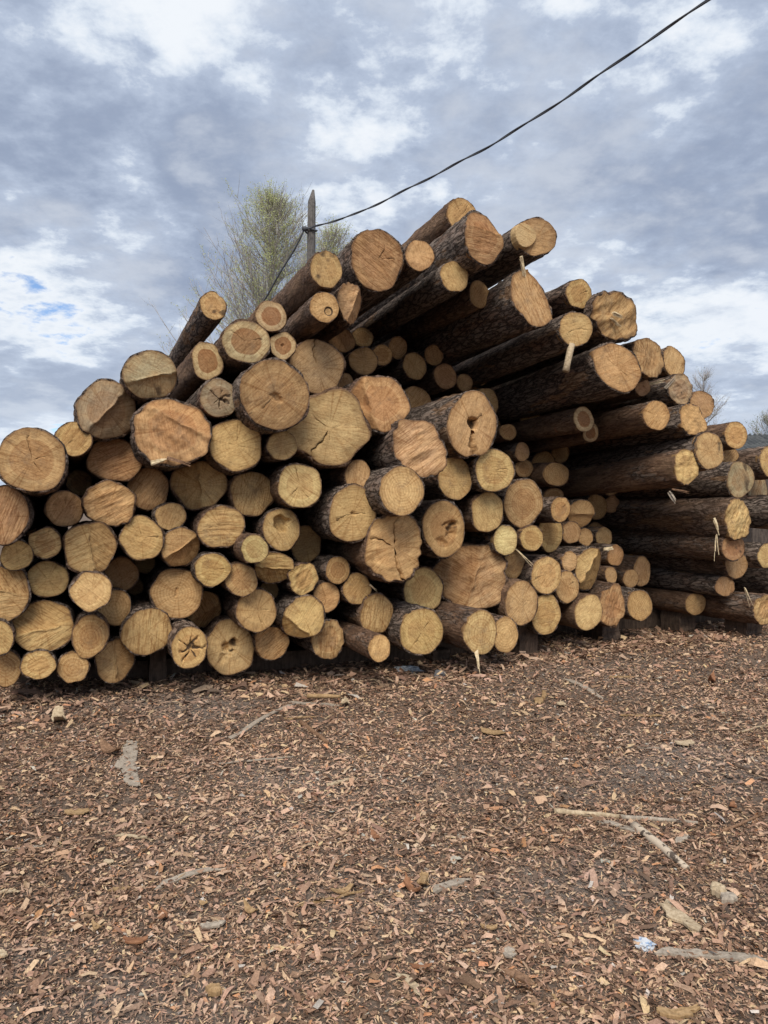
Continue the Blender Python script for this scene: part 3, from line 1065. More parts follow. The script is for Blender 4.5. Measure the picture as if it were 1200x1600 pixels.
    inner = np.stack([iW * ob * np.cos(ph) + sk * iH * ob * np.sin(ph), iH * ob * np.sin(ph), zz[0] - .004], -1)
    BV = np.concatenate([inner, np.stack([bx, by, zz], -1).reshape(-1, 3), [[0, bow[-1], zz[-1].mean()]]])
    BF = grid_faces(nz + 1, nph)[:, ::-1]
    last = nz * nph
    bt3 = np.stack([np.full(nph, len(BV) - 1), last + (np.arange(nph) + 1) % nph, last + np.arange(nph)], -1)
    bme = mesh_np('bark', BV, np.concatenate([BF.ravel(), bt3.ravel()]), np.concatenate([np.full(len(BF), 4), np.full(len(bt3), 3)]), M_BARK)
    # ---------------- objects
    root = obj('pine_log', None)
    root.empty_display_size = .1
    from mathutils import Matrix
    right = px > 850 and py < 740
    pitch = math.radians((1.6 if right else 0) + r.normal() * .25)
    yaw = math.radians(r.normal() * .3)
    M = Matrix(((CT, 0, ST, 0), (ST, 0, -CT, 0), (0, 1, 0, 0), (0, 0, 0, 1)))
    root.matrix_world = Matrix.Translation(pos) @ M @ Matrix.Rotation(-pitch, 4, 'X') @ Matrix.Rotation(yaw, 4, 'Y')
    bo = obj('bark', bme, root)
    bo['orange'] = .8 if bark == 'o' else float(r.choice([0, 0, .4, .7]))
    fo = obj('cut_face', me, root)
    tn = np.array(TONES[tone]) * r.uniform(.92, 1.08) * (1 + .03 * r.normal(size=3))
    fo.color = (*[float(min(.8, v)) for v in tn], 1)
    fo['heart'] = 1.0 if 'heart' in feats else float(r.choice([0, 0, .25, .45]))
    fo['grime'] = 1.0 if tone == 'g' else float(r.choice([0, .2, .5, .9]))
    fo['ringk'] = 1.0 if 'rings' in feats else .5 if 'heart' in feats else float(r.uniform(.15, .55))
    fo['sawk'] = float(min(sawk, 1.0))
    fo['sawa'] = float(-sawa)
    return dict(id=i, root=root, pos=pos, W=W, H=H, R=R, px=px, py=py, tone=tone, D=D, face=feats, u=float(pos @ U), v=float(pos[2]))


LOG = {}
for line in LOGS.strip().splitlines():
    q = make_log(line)
    LOG[q['id']] = q

# labels: the logs with a look of their own, then the others, added fillers included, by what they touch
MARKED = {
    1: ('thick brown log at the low end of the stack, its top free to the sky', 'free-topped brown log'),
    3: ('thick greyish log with a diagonal saw ridge across its weathered end', 'diagonal-ridged grey log'),
    4: ('greyish log with stepped saw cuts beside the thin log poking up', 'step-cut grey log'),
    6: ('very thick log with splintered lower edge and stepped felling cut', 'thick splintered log'),
    7: ('thin crooked log poking up alone against the sky before the birch', 'thin poking log'),
    9: ('greyish log end with a faint dark star of rot', 'faint-starred grey log'),
    10: ('larger pale-rimmed log with cracked heartwood under the smaller ringed log', 'cracked pale-rimmed log'),
    11: ('thick fresh yellow log with clean round end below the faintly starred grey log', 'clean yellow log'),
    19: ('thick flat-sided log with an upright ridge down its saw-scored end', 'flat-sided log'),
    28: ('bright yellow log standing out in front of two brown recessed logs', 'bright proud log'),
    31: ('thick oval yellow log with a small pitted heart', 'oval pit-hearted log'),
    33: ('wide low log with flat hewn end, second layer above the ground', 'wide hewn log'),
    40: ('low tan log whose end is split by one upright ridge', 'upright-ridged low log'),
    41: ('yellow log with a black star of rot across its end', 'black-starred log'),
    42: ('thick low log with a ragged rot cavity in its end', 'rot-pitted log'),
    45: ('yellow log with its lower corner hewn away at a slant', 'slant-cornered log'),
    47: ('slim orange-barked log jutting far out at the bottom of the stack', 'slim jutting log'),
    50: ('bright upright oval log end above the saw-cracked bottom log', 'bright oval log'),
    57: ('tan log with a dark hollow in its upper half', 'hollow log'),
    60: ('bright round log with fine checks beside the hollow log', 'bright checked log'),
    62: ('very thick brown log with a small pitted heart and fine checks', 'thickest pit-hearted log'),
    63: ('very thick orange-brown log with lobed outline and a crack to its edge', 'thick lobed log'),
    64: ('thick orange-brown round log with one dark crack from its top', 'top-cracked log'),
    66: ('small ringed log with dark heartwood and pale rim under the thick barked log', 'small ringed log'),
    67: ('barky log with long exposed side sloping up beside the wooden pole', 'barky sloping log'),
    68: ('log end with an off-centre dark knot', 'knot-eyed log'),
    70: ('very thick brown log on the crest with saw-scored round end', 'thick crest log'),
    72: ('orange-barked log at the very top of the stack', 'topmost log'),
    73: ('crest log with end cut in two steps beside the topmost log', 'two-step crest log'),
    74: ('crest log with a bright raised round patch on its brown end', 'bright-patched log'),
    77: ('thick overhanging log with a wood splinter sticking up from its face', 'splinter-topped log'),
    79: ('overhanging log with a short broken branch hanging under its end', 'branch-stub log'),
    80: ('ragged torn log end on the crest, splintered in the middle', 'ragged torn log'),
    81: ('thick overhanging log with clean slanting oval end', 'clean overhanging log'),
    89: ('slim pale-rimmed log jutting out under the overhanging logs', 'slim pale-rimmed log'),
    92: ('yellow-ended log with peeled orange bark jutting from the far side', 'peeled jutting log'),
    96: ('greyish weathered log end below the broad blotched log', 'weathered log'),
    98: ('torn log end with pale wood strips hanging beside it', 'strip-hung log'),
    102: ('slim orange-barked log lying lowest in the dark recess', 'low recessed log'),
    106: ('tall log end with a slanting side cut below the hollow of the stack', 'side-cut tall log'),
    107: ('thick ragged log with flattened sides and curved saw scores', 'flat ragged log'),
    108: ('thick log with a keyhole slit from its rotten heart downward', 'keyhole log'),
    109: ('bright round log with clear growth rings and dark bark side', 'bright ringed log'),
    111: ('tall log end with a pitted cracked heart', 'pit-cracked log'),
    112: ('very thick log split by wide cracks into three', 'split log'),
    113: ('tall log end with a crumbling rotten heart', 'crumbling log'),
    115: ('bright round log with fine checks below the keyhole log', 'bright round log'),
    117: ('orange-brown log with strong spiral growth rings', 'spiral-ringed log'),
    121: ('very thick craggy butt log with hewn angular outline', 'craggy butt log'),
    126: ('angular torn log end with a pale splinter on its shoulder', 'angular torn log'),
    129: ('bright yellow bottom log with a long orange-barked side', 'bottom orange-barked log'),
    131: ('tan ringed log lying last in the bottom row before the dark recess', 'last bottom log'),
    132: ('bright bottom log with a long pale splinter hanging to the ground', 'splinter-hung log'),
}
TONE_W = {'Y': 'bright yellow', 'y': 'yellowish', 't': 'tan', 'b': 'brown', 'o': 'orange-brown', 'g': 'greyish', 'h': 'pale-rimmed'}
used = set()
for k, (lab, _) in MARKED.items():
    tag(LOG[k]['root'], lab, 'log', 'logs in the stack')
    used.add(lab)


def relation(q, m):
    dx, dy = m['px'] - q['px'], m['py'] - q['py']
    if abs(dy) > abs(dx) * .9:
        return 'below' if dy < 0 else 'above'
    return 'beside'


for k, q in LOG.items():
    if k in MARKED:
        continue
    size = 'slim' if q['R'] < .135 else 'medium' if q['R'] < .2 else 'thick'
    deep = q['D'] > 7.3 and q['px'] < 1040
    lead = f"{size} {TONE_W[q['tone']]} log" + (' recessed' if deep else '')
    near = sorted((m for j, m in LOG.items() if j in MARKED), key=lambda m: math.hypot(m['px'] - q['px'], m['py'] - q['py']))
    done = False
    for s in range(1, 6):
        for a in range(s):
            m1, m2 = near[a], near[s]
            r1, r2 = relation(q, m1), relation(q, m2)
            n1, n2 = MARKED[m1['id']][1], MARKED[m2['id']][1]
            if r1 == r2 == 'beside':
                lab = f'{lead} between the {n1} and the {n2}' if (m1['px'] - q['px']) * (m2['px'] - q['px']) < 0 else f'{lead} beside the {n1} and near the {n2}'
            else:
                lab = f'{lead} {r1} the {n1} and {r2} the {n2}'
            if lab not in used and len(lab.split()) <= 16:
                tag(q['root'], lab, 'log', 'logs in the stack')
                used.add(lab)
                done = True
                break
        if done:
            break


# splinters, stubs and strips that belong to a log -------------------------------------------------
def log_part(k, name, V, F, mat, smooth=False, holder_name='cut_face'):
    """mesh given in world coordinates, hung under log k"""
    root = LOG[k]['root']
    inv = np.array(root.matrix_world.inverted())
    V = np.asarray(V) @ inv[:3, :3].T + inv[:3, 3]
    mb = MB().add(V, F)
    holder = [c_ for c_ in root.children if c_.name.startswith(holder_name)][0]
    return obj(name, mb.mesh(name, mat, smooth), holder)


def blade(p0, p1, w0, w1, th=.012, twist=.6, n=5, seed=0, bend=.0):
    """a flat splinter from p0 to p1"""
    r = np.random.default_rng(seed)
    p0, p1 = np.asarray(p0, float), np.asarray(p1, float)
    ax = p1 - p0; L = np.linalg.norm(ax); ax = ax / L
    ref = np.array([0, 1.0, 0]) if abs(ax[1]) < .8 else np.array([0, 0, 1.0])
    a = np.cross(ax, ref); a /= np.linalg.norm(a); b = np.cross(ax, a)
    V = []
    for k in range(n):
        f = k / (n - 1)
        c = p0 + ax * L * f + b * bend * math.sin(f * math.pi) + a * r.normal() * .05 * w0
        ang = twist * (f - .5)
        aa = a * math.cos(ang) + b * math.sin(ang); bb = -a * math.sin(ang) + b * math.cos(ang)
        w = (w0 + (w1 - w0) * f) * r.uniform(.85, 1.1); t = th * (1 - .6 * f)
        V += [c - aa * w / 2 - bb * t / 2, c + aa * w / 2 - bb * t / 2, c + aa * w / 2 + bb * t / 2, c - aa * w / 2 + bb * t / 2]
    F = [list(q) for q in grid_faces(n, 4)] + [[3, 2, 1, 0], [4 * n - 4, 4 * n - 3, 4 * n - 2, 4 * n - 1]]
    return np.array(V), F


def at_log(k, px, py, dy=0.0):
    """world point on the pixel ray at the depth of log k's sawn end (dy metres nearer)"""
    Y = LOG[k]['pos'][1] - dy
    return ray(px, py, Y)


def spl(k, a, b, w0, w1, mat=None, dy=.02, name='splinter', seed=0, dyb=None, th=.012):
    w0, w1 = w0 * .75, w1 * .75
    p0, p1 = at_log(k, *a, dy), at_log(k, *b, dy if dyb is None else dyb)
    r = np.random.default_rng(seed + 90)
    Lp = np.linalg.norm(p1 - p0)
    VV, FF, nv = [], [], 0
    for q in range(4):
        e = p0 + (p1 - p0) * r.uniform(.6, 1.08) + r.normal(0, .05 * Lp, 3)
        o_ = r.normal(0, .22 * w0, 3)
        V_, F_ = blade(p0 + o_, e + o_, w0 * r.uniform(.3, .6), w1 * r.uniform(.08, .45), th * .6, twist=r.uniform(-1.5, 1.5), n=6, seed=seed * 7 + q, bend=r.normal() * .06 * Lp)
        VV.append(V_); FF += [[k_ + nv for k_ in f_] for f_ in F_]; nv += len(V_)
    return log_part(k, name, np.concatenate(VV), FF, mat or M_SPLINTER)


spl(132, (741, 1012), (747, 1049), .11, .03, seed=1, dy=.0, dyb=.05)
spl(77, (815, 404), (822, 440), .07, .06, seed=2, dy=.06, dyb=-.02, th=.03)
spl(6, (236, 724), (262, 716), .05, .04, seed=3, dy=.12, dyb=.02, th=.02)
spl(6, (262, 716), (297, 726), .06, .03, M_BROWNWOOD, seed=4, dy=.04, th=.02)
spl(119, (806, 858), (836, 884), .022, .012, seed=5, dy=.05, dyb=.12)
spl(126, (944, 858), (959, 855), .06, .05, seed=6, dy=.05, th=.02)
spl(98, (1116, 812), (1124, 836), .07, .05, seed=7, dy=.03, th=.015)
spl(98, (1119, 836), (1119, 876), .045, .035, seed=8, dy=.05, th=.01)
spl(84, (1015, 600), (1040, 594), .03, .02, seed=10, dy=.08)
spl(84, (1040, 608), (1058, 590), .05, .02, M_GREYWOOD, seed=11, dy=.06)
spl(80, (958, 488), (975, 498), .05, .02, seed=12, dy=.10, dyb=.0, th=.02)
spl(80, (955, 498), (968, 510), .05, .02, seed=13, dy=.08, dyb=.0, th=.02)
spl(92, (1046, 770), (1055, 786), .05, .03, M_GREYWOOD, seed=14, dy=.0, dyb=.05)
spl(92, (1050, 764), (1076, 769), .03, .02, M_BROWNWOOD, seed=15, dy=.05)
spl(103, (1163, 918), (1173, 946), .02, .012, seed=18, dy=.1, dyb=.1)
spl(51, (578, 914), (590, 925), .02, .012, seed=20, dy=.03)
# the broken branch under log 79 and the knot stub on log 89
p0, p1 = at_log(79, 893, 538, .0), at_log(79, 884, 580, .06)
log_part(79, 'branch_stub', *tube(np.linspace(p0, p1, 4), [.035, .034, .032, .036], 8), M_PALEWOOD, True, 'bark')
p0, p1 = at_log(89, 875, 668, -.45), at_log(89, 871, 670, -.30)
log_part(89, 'knot_stub', *tube([p0, (p0 + p1) / 2, p1], [.05, .045, .04], 10), M_REDBARK, True, 'bark')
# the bright raised patch on log 74
q = LOG[74]
ang = np.arange(20) * 2 * math.pi / 20
rad = .115 * (1 + .05 * np.sin(3 * ang + 1))
cx, cy = -.135, -.01
Vp = np.concatenate([np.stack([cx + rad * np.cos(ang) * k, cy + rad * np.sin(ang) * k, np.full(20, z_)], -1) for k, z_ in ((1.05, -.06), (1.0, .022), (.96, .028))])
pm = MB().add(Vp, [list(f)[::-1] for f in grid_faces(3, 20)][::-1] + [[40 + k for k in range(20)]]).mesh('raised_patch', M_WOOD, False)
for nm, val in (('rim', .3), ('stain', 0.0), ('ringr', .05), ('facet', 0.0)):
    a_ = pm.attributes.new(nm, 'FLOAT', 'POINT')
    a_.data.foreach_set('value', np.full(len(pm.vertices), val, dtype=np.float32))
po = obj('raised_patch', pm, [c_ for c_ in q['root'].children if c_.name.startswith('cut_face')][0])
po.color = (.62, .46, .25, 1); po['heart'] = 0.0; po['ringk'] = .3; po['sawk'] = .3; po['sawa'] = .4; po['grime'] = .3

# ------------------------------------------------------------------ what the stack rests on
def bolster(name, u0, u1, D, z0, z1, label, seed):
    """a squared, worn timber lying across under the logs"""
    r = np.random.default_rng(seed)
    V, n = [], 14
    for k in range(n):
        f = k / (n - 1)
        p = U * (u0 + (u1 - u0) * f) + A * D
        for sx, sz in ((-1, 0), (1, 0), (1, 1), (-1, 1)):
            V.append(p + A * sx * .11 * r.uniform(.85, 1.1) + np.array([0, 0, (z0 if sz == 0 else z1) + r.normal() * .008]))
    F = [list(q) for q in grid_faces(n, 4)] + [[3, 2, 1, 0], [4 * n - 4, 4 * n - 3, 4 * n - 2, 4 * n - 1]]
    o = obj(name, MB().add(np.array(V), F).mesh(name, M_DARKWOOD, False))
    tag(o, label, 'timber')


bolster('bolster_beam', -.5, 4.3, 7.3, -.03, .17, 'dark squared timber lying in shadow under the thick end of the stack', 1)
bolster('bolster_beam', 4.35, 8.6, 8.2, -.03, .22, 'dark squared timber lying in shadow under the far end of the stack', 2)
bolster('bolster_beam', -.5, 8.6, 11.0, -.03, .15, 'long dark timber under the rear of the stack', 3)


def chock(px, py_top, py_bot, wpx, D, label, seed):
    r = np.random.default_rng(seed)
    t = (px - 600) / FPX
    Y = D / (CT - ST * t)
    p = ray(px, py_bot, Y); ztop = CAM_H + (800 - py_top) / FPX * Y
    wd = wpx / FPX * Y
    mb = MB()
    V, F = box(0, 0, 0, 1, 1, 1)
    n = 6
    VV = []
    for k in range(n):
        f = k / (n - 1)
        z = -.03 + (ztop + .03) * f
        for sx, sy in ((-1, -1), (1, -1), (1, 1), (-1, 1)):
            VV.append(U * (p @ U + sx * wd / 2 * r.uniform(.88, 1.08)) + A * (D + .18 + sy * .18 * r.uniform(.9, 1.05)) + np.array([0, 0, z]))
    FF = [list(q) for q in grid_faces(n, 4)] + [[3, 2, 1, 0], [4 * n - 4, 4 * n - 3, 4 * n - 2, 4 * n - 1]]
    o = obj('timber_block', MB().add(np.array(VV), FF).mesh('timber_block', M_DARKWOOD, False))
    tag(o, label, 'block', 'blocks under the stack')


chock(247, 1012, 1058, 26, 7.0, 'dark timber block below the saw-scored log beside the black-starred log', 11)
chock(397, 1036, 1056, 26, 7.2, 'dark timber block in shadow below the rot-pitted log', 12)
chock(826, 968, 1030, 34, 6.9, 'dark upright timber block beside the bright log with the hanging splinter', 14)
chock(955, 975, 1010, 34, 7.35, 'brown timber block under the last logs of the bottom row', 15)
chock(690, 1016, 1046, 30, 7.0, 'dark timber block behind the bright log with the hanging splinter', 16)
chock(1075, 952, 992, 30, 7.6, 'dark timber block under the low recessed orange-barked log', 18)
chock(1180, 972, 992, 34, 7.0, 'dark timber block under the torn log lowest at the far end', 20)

# ------------------------------------------------------------------ pole, cable, trees, shed
POLE_Y = 14.2
pb = ray(486, 400, POLE_Y)
zt = ray(489, 297, POLE_Y)[2]
n = 16
V = []
r = np.random.default_rng(5)
for k in range(n):
    f = k / (n - 1)
    z = -.2 + (zt + .2) * f
    rad = .10 - .026 * f
    if k == n - 1:
        rad = .022
    elif k == n - 2:
        z = zt - .22
        rad = .074
    cxx = pb[0] - .02 + .03 * (z / zt)
    for s in range(12):
        a_ = s * 2 * math.pi / 12
        w_ = 1 + .07 * r.normal()
        xo = .03 if k == n - 1 else 0
        V.append([cxx + xo + rad * w_ * math.cos(a_), POLE_Y + rad * w_ * math.sin(a_), z])
F = [list(q) for q in grid_faces(n, 12)] + [[(n - 1) * 12 + k for k in range(12)]]
pole = obj('utility_pole', None)
pole.location = (pb[0], POLE_Y, 0)
tag(pole, 'grey weathered wooden pole with splintered tip rising behind the stack', 'pole')


def child_world(name, parent, V, F, mat, smooth=True):
    V = np.asarray(V) - np.array(parent.location)
    return obj(name, MB().add(V, F).mesh(name, mat, smooth), parent)


child_world('post', pole, V, F, M_POLE)
m_wire, t_ = mat_new('cable_black')
finish(t_, t_.mix(t_.noise(t_.n('ShaderNodeTexCoord').outputs['Object'], 9, 3), (.045, .047, .055), (.09, .093, .105)), .6)
tie = ray(483, 357, POLE_Y - .11)
ang = np.linspace(0, 2 * math.pi, 17)
ring = np.stack([pb[0] + .105 * np.cos(ang), POLE_Y + .105 * np.sin(ang), tie[2] + .02 * np.sin(ang * 2)], -1)
child_world('wire_binding', pole, *tube(ring, .018, 6, False), m_wire)
knot = ray(475, 358, POLE_Y - .1)
child_world('insulator_knot', pole, *tube(np.linspace(knot + [-.04, 0, .03], knot + [.07, 0, -.02], 5), [.015, .045, .05, .045, .02], 8), m_wire)


def spline(P, n):
    P = np.asarray(P, float)
    s = np.concatenate([[0], np.cumsum(np.linalg.norm(np.diff(P, axis=0), axis=1))])
    q = np.linspace(0, s[-1], n)
    o = np.stack([np.interp(q, s, P[:, k]) for k in range(3)], -1)
    for _ in range(6):
        o[1:-1] = (o[:-2] + 2 * o[1:-1] + o[2:]) / 4
    return o


wire_px = [(478, 358), (500, 352), (560, 333), (620, 304), (700, 263), (760, 231), (830, 189), (900, 142), (960, 101), (1020, 58), (1110, -1), (1220, -82), (1400, -230)]
wy = [14.08, 13.7, 12.9, 12.1, 11.2, 10.6, 10.0, 9.4, 8.95, 8.55, 8.0, 7.4, 6.6]
wp = spline([ray(a, b, y_) for (a, b), y_ in zip(wire_px, wy)], 150)
mb = MB()
for ph0 in (0, math.pi):
    a_ = np.arange(150) * .35 + ph0
    st = wp + np.stack([np.zeros(150), np.cos(a_) * .008, np.sin(a_) * .008], -1)
    st[:, 2] += .008 * np.sin(np.arange(150) * .33) * (np.arange(150) > 3)
    mb.add(*tube(st, .0105, 6))
wire = obj('overhead_cable', mb.mesh('overhead_cable', m_wire))
tag(wire, 'dark twisted overhead cable sagging up across the sky from the pole', 'cable')
dp = spline([ray(475, 359, POLE_Y - .1), ray(464, 381, POLE_Y - .05), ray(446, 414, POLE_Y + .1), ray(424, 450, POLE_Y + .3), ray(404, 482, POLE_Y + .5), ray(380, 525, POLE_Y + .7), ray(300, 690, POLE_Y + 1.5), ray(250, 905, POLE_Y + 2.0)], 60)
dp[:, 0] += .012 * np.sin(np.arange(60) * .7)
drop = obj('drop_cable', MB().add(*tube(dp, .017, 6)).mesh('drop_cable', m_wire))
tag(drop, 'dark cable hanging slack from the pole down behind the logs', 'cable')


def leaf_material(name, c1, c2):
    m, t = mat_new(name)
    oi = t.n('ShaderNodeNewGeometry')
    col = t.mix(oi.outputs['Random Per Island'], c1, c2)
    b = finish(t, col, .7, None, .2)
    tr = t.n('ShaderNodeBsdfTranslucent'); t.l(col, tr.inputs[0])
    mx = t.n('ShaderNodeMixShader'); mx.inputs[0].default_value = .35
    t.l(b.outputs[0], mx.inputs[1]); t.l(tr.outputs[0], mx.inputs[2])
    o = [n_ for n_ in t.t.nodes if n_.type == 'OUTPUT_MATERIAL'][0]
    t.l(mx.outputs[0], o.inputs[0])
    return m


M_TRUNK = simple_wood('birch_bark', (.10, .085, .075), (.50, .47, .43), (4, 4, 14))
M_TWIG = simple_wood('birch_twig', (.34, .31, .29), (.52, .48, .45), (10, 10, 10))
M_LEAF = leaf_material('spring_leaf', (.46, .52, .20), (.63, .65, .34))
M_LEAF2 = leaf_material('dull_leaf', (.20, .24, .13), (.32, .34, .20))


def birch(px, py_top, Y, half_w, zlow, n_branch, n_leaf, leaf, seed, label, leaf_mat, lean=0.0, twig_r=.0042):
    """upswept birch: trunk, limbs, hair-fine twigs, tiny spring leaves"""
    r = np.random.default_rng(seed)
    base = ray(px, 800, Y); base[2] = 0
    H = ray(px, py_top, Y)[2]
    root = obj('birch_tree', None)
    root.location = base
    tag(root, label, 'tree', 'trees behind the stack')
    n = 14
    zs = np.linspace(-.1, H * .97, n)
    sway = np.cumsum(r.normal(0, .035, n)); sway[0] = 0
    tp = np.stack([sway + lean * zs / H, np.cumsum(r.normal(0, .03, n)), zs], -1)
    rad = .012 * H * (1 - zs / H) ** .9 + .006
    trunk = obj('trunk', MB().add(*tube(tp, rad, 9)).mesh('trunk', M_TRUNK), root)
    mb = MB(); tips = []; tw = MB()
    for b in range(n_branch):
        f = r.random() ** .85
        z0 = zlow + (H * .95 - zlow) * f
        p0 = np.array([np.interp(z0, zs, tp[:, k]) for k in range(3)])
        az = r.uniform(0, 2 * math.pi)
        reach = half_w * (1 - f) ** .62 * r.uniform(.45, 1.1) + .10
        up = reach * r.uniform(.5, 1.3)
        k = np.linspace(0, 1, 6)
        pts = p0 + np.stack([np.cos(az) * reach * k, np.sin(az) * reach * k, up * k ** 1.25], -1) + r.normal(0, .03, (6, 3)) * k[:, None]
        mb.add(*tube(pts, np.linspace(.022 * (1 - f) + .008, .004, 6), 4, False))
        for s in range(14):
            q = r.uniform(.2, 1.0)
            a0 = np.array([np.interp(q, k, pts[:, c]) for c in range(3)])
            dv = np.array([math.cos(az) * .35, math.sin(az) * .35, .75]) + r.normal(0, .42, 3)
            ln = r.uniform(.25, .75)
            e = a0 + dv / np.linalg.norm(dv) * ln
            e2 = a0 + (e - a0) * .5 + r.normal(0, .03, 3)
            d_ = np.array([1, .3, 0]) * twig_r
            g_ = np.array([0, 1, .2]) * twig_r
            tw.add([a0 - d_, a0 + d_, e2 + d_ * .8, e2 - d_ * .8, e], [[0, 1, 2, 3], [3, 2, 4]])
            tw.add([a0 - g_, a0 + g_, e2 + g_ * .8, e2 - g_ * .8, e], [[0, 1, 2, 3], [3, 2, 4]])
            tips.append((a0, e2, e))
    obj('limbs', mb.mesh('limbs', M_TWIG), trunk)['kind'] = 'stuff'
    obj('twigs', tw.mesh('twigs', M_TWIG, False), trunk)['kind'] = 'stuff'
    if n_leaf:
        T = np.array(tips)
        wt = np.repeat(r.gamma(1.2, 1, n_branch), 14) * r.gamma(1.0, 1, len(T))
        idx = r.choice(len(T), n_leaf, p=wt / wt.sum())
        f = r.random(n_leaf)[:, None] ** .7
        c = np.where(f < .5, T[idx, 0] + (T[idx, 1] - T[idx, 0]) * f * 2, T[idx, 1] + (T[idx, 2] - T[idx, 1]) * (f * 2 - 1)) + r.normal(0, .035, (n_leaf, 3))
        a_ = r.normal(size=(n_leaf, 3)); a_ /= np.linalg.norm(a_, axis=1)[:, None]
        b_ = np.cross(a_, r.normal(size=(n_leaf, 3))); b_ /= np.linalg.norm(b_, axis=1)[:, None]
        s = leaf * r.uniform(.6, 1.3, (n_leaf, 1))
        V = np.stack([c - a_ * s, c + b_ * s * .55, c + a_ * s, c - b_ * s * .55], 1).reshape(-1, 3)
        Fq = np.arange(n_leaf * 4)
        obj('crown', mesh_np('crown', V, Fq, np.full(n_leaf, 4), leaf_mat, False), root)['kind'] = 'stuff'
    return root


birch(394, 290, 21.0, 2.9, 2.6, 420, 36000, .019, 21, 'tall birch in fresh pale green leaf standing behind the wooden pole', M_LEAF, lean=.65)
birch(515, 346, 24.0, 2.3, 3.0, 230, 18000, .023, 22, 'smaller sparse birch just coming into leaf behind the thick crest log', M_LEAF)
birch(1098, 578, 34.0, 1.6, 2.0, 90, 1500, .02, 23, 'bare pale birch showing above the far end of the stack', M_LEAF2, twig_r=.005)
birch(1204, 642, 38.0, 1.9, 1.5, 120, 4000, .028, 24, 'leafy dull green birch rising behind the dark corrugated roof', M_LEAF2)

# shed with a corrugated slate roof beyond the stack
SY = 27.0
x0 = ray(1120, 700, SY)[0]; x1 = x0 + 14
zr_, ze = ray(0, 679, SY)[2], ray(0, 712, SY)[2] - .3
shed = obj('storage_shed', None)
shed.location = (x0, SY - 1.5, 0)
tag(shed, 'low shed with dark corrugated slate roof beyond the far end of the stack', 'shed')
m_roof = simple_wood('slate_sheet', (.045, .05, .055), (.11, .115, .115), (3, 3, 3))
m_wall = simple_wood('shed_board', (.055, .045, .04), (.12, .095, .08), (14, 3, 3))
nxr = 560
xx = np.linspace(x0 - .3, x1 + .3, nxr)
wave = .028 * np.sin(xx * 2 * math.pi / .178)
rows_ = [(SY - 2.9, ze), (SY - 1.45, (ze + zr_) / 2), (SY, zr_), (SY + 1.45, (ze + zr_) / 2), (SY + 2.9, ze)]
for a_, (ra, rb) in enumerate(((0, 2), (2, 4))):
    V = np.concatenate([np.stack([xx, np.full(nxr, y_ + .0), z_ + wave + (.012 if a_ else 0)], -1) for y_, z_ in rows_[ra:rb + 1]])
    V = np.concatenate([V, V - [0, 0, .012]])
    n3 = nxr * 3
    F = [list(q) for q in grid_faces(3, nxr, False)] + [list(q)[::-1] for q in grid_faces(3, nxr, False, n3)]
    F += [[k, k + n3, k + 1 + n3, k + 1] for k in range(nxr - 1)] + [[2 * nxr + k, 2 * nxr + k + 1, 2 * nxr + k + 1 + n3, 2 * nxr + k + n3] for k in range(nxr - 1)]
    child_world('roof_slope', shed, V, F, m_roof, False)
nb_ = 56
for k in range(nb_):
    wdt = (x1 - x0) / nb_
    child_world('wall_board', shed, *box(x0 + (k + .5) * wdt, SY - 2.6 + .006 * (k % 2), (ze - .02) / 2 - .05, wdt - .008, .03, ze + .18), m_wall, False)
child_world('rear_wall', shed, *box((x0 + x1) / 2, SY + 2.6, ze / 2 - .05, x1 - x0, .05, ze + .1), m_wall, False)
for xe in (x0 + .02, x1 - .02):
    V = np.array([[xe + o_, y_, z_] for o_ in (-.02, .02) for y_, z_ in ((SY - 2.55, -.1), (SY + 2.55, -.1), (SY + 2.55, ze - .03), (SY, zr_ - .06), (SY - 2.55, ze - .03))])
    child_world('gable_wall', shed, V, [[0, 1, 2, 3, 4], [9, 8, 7, 6, 5]] + [[k, (k + 1) % 5 + 0, (k + 1) % 5 + 5, k + 5][::-1] for k in range(5)], m_wall, False)

# ------------------------------------------------------------------ loose things on the ground
def lie(px, py):
    p = on_ground(px, py)
    p[2] = ground_h(p[0], p[1])
    return p


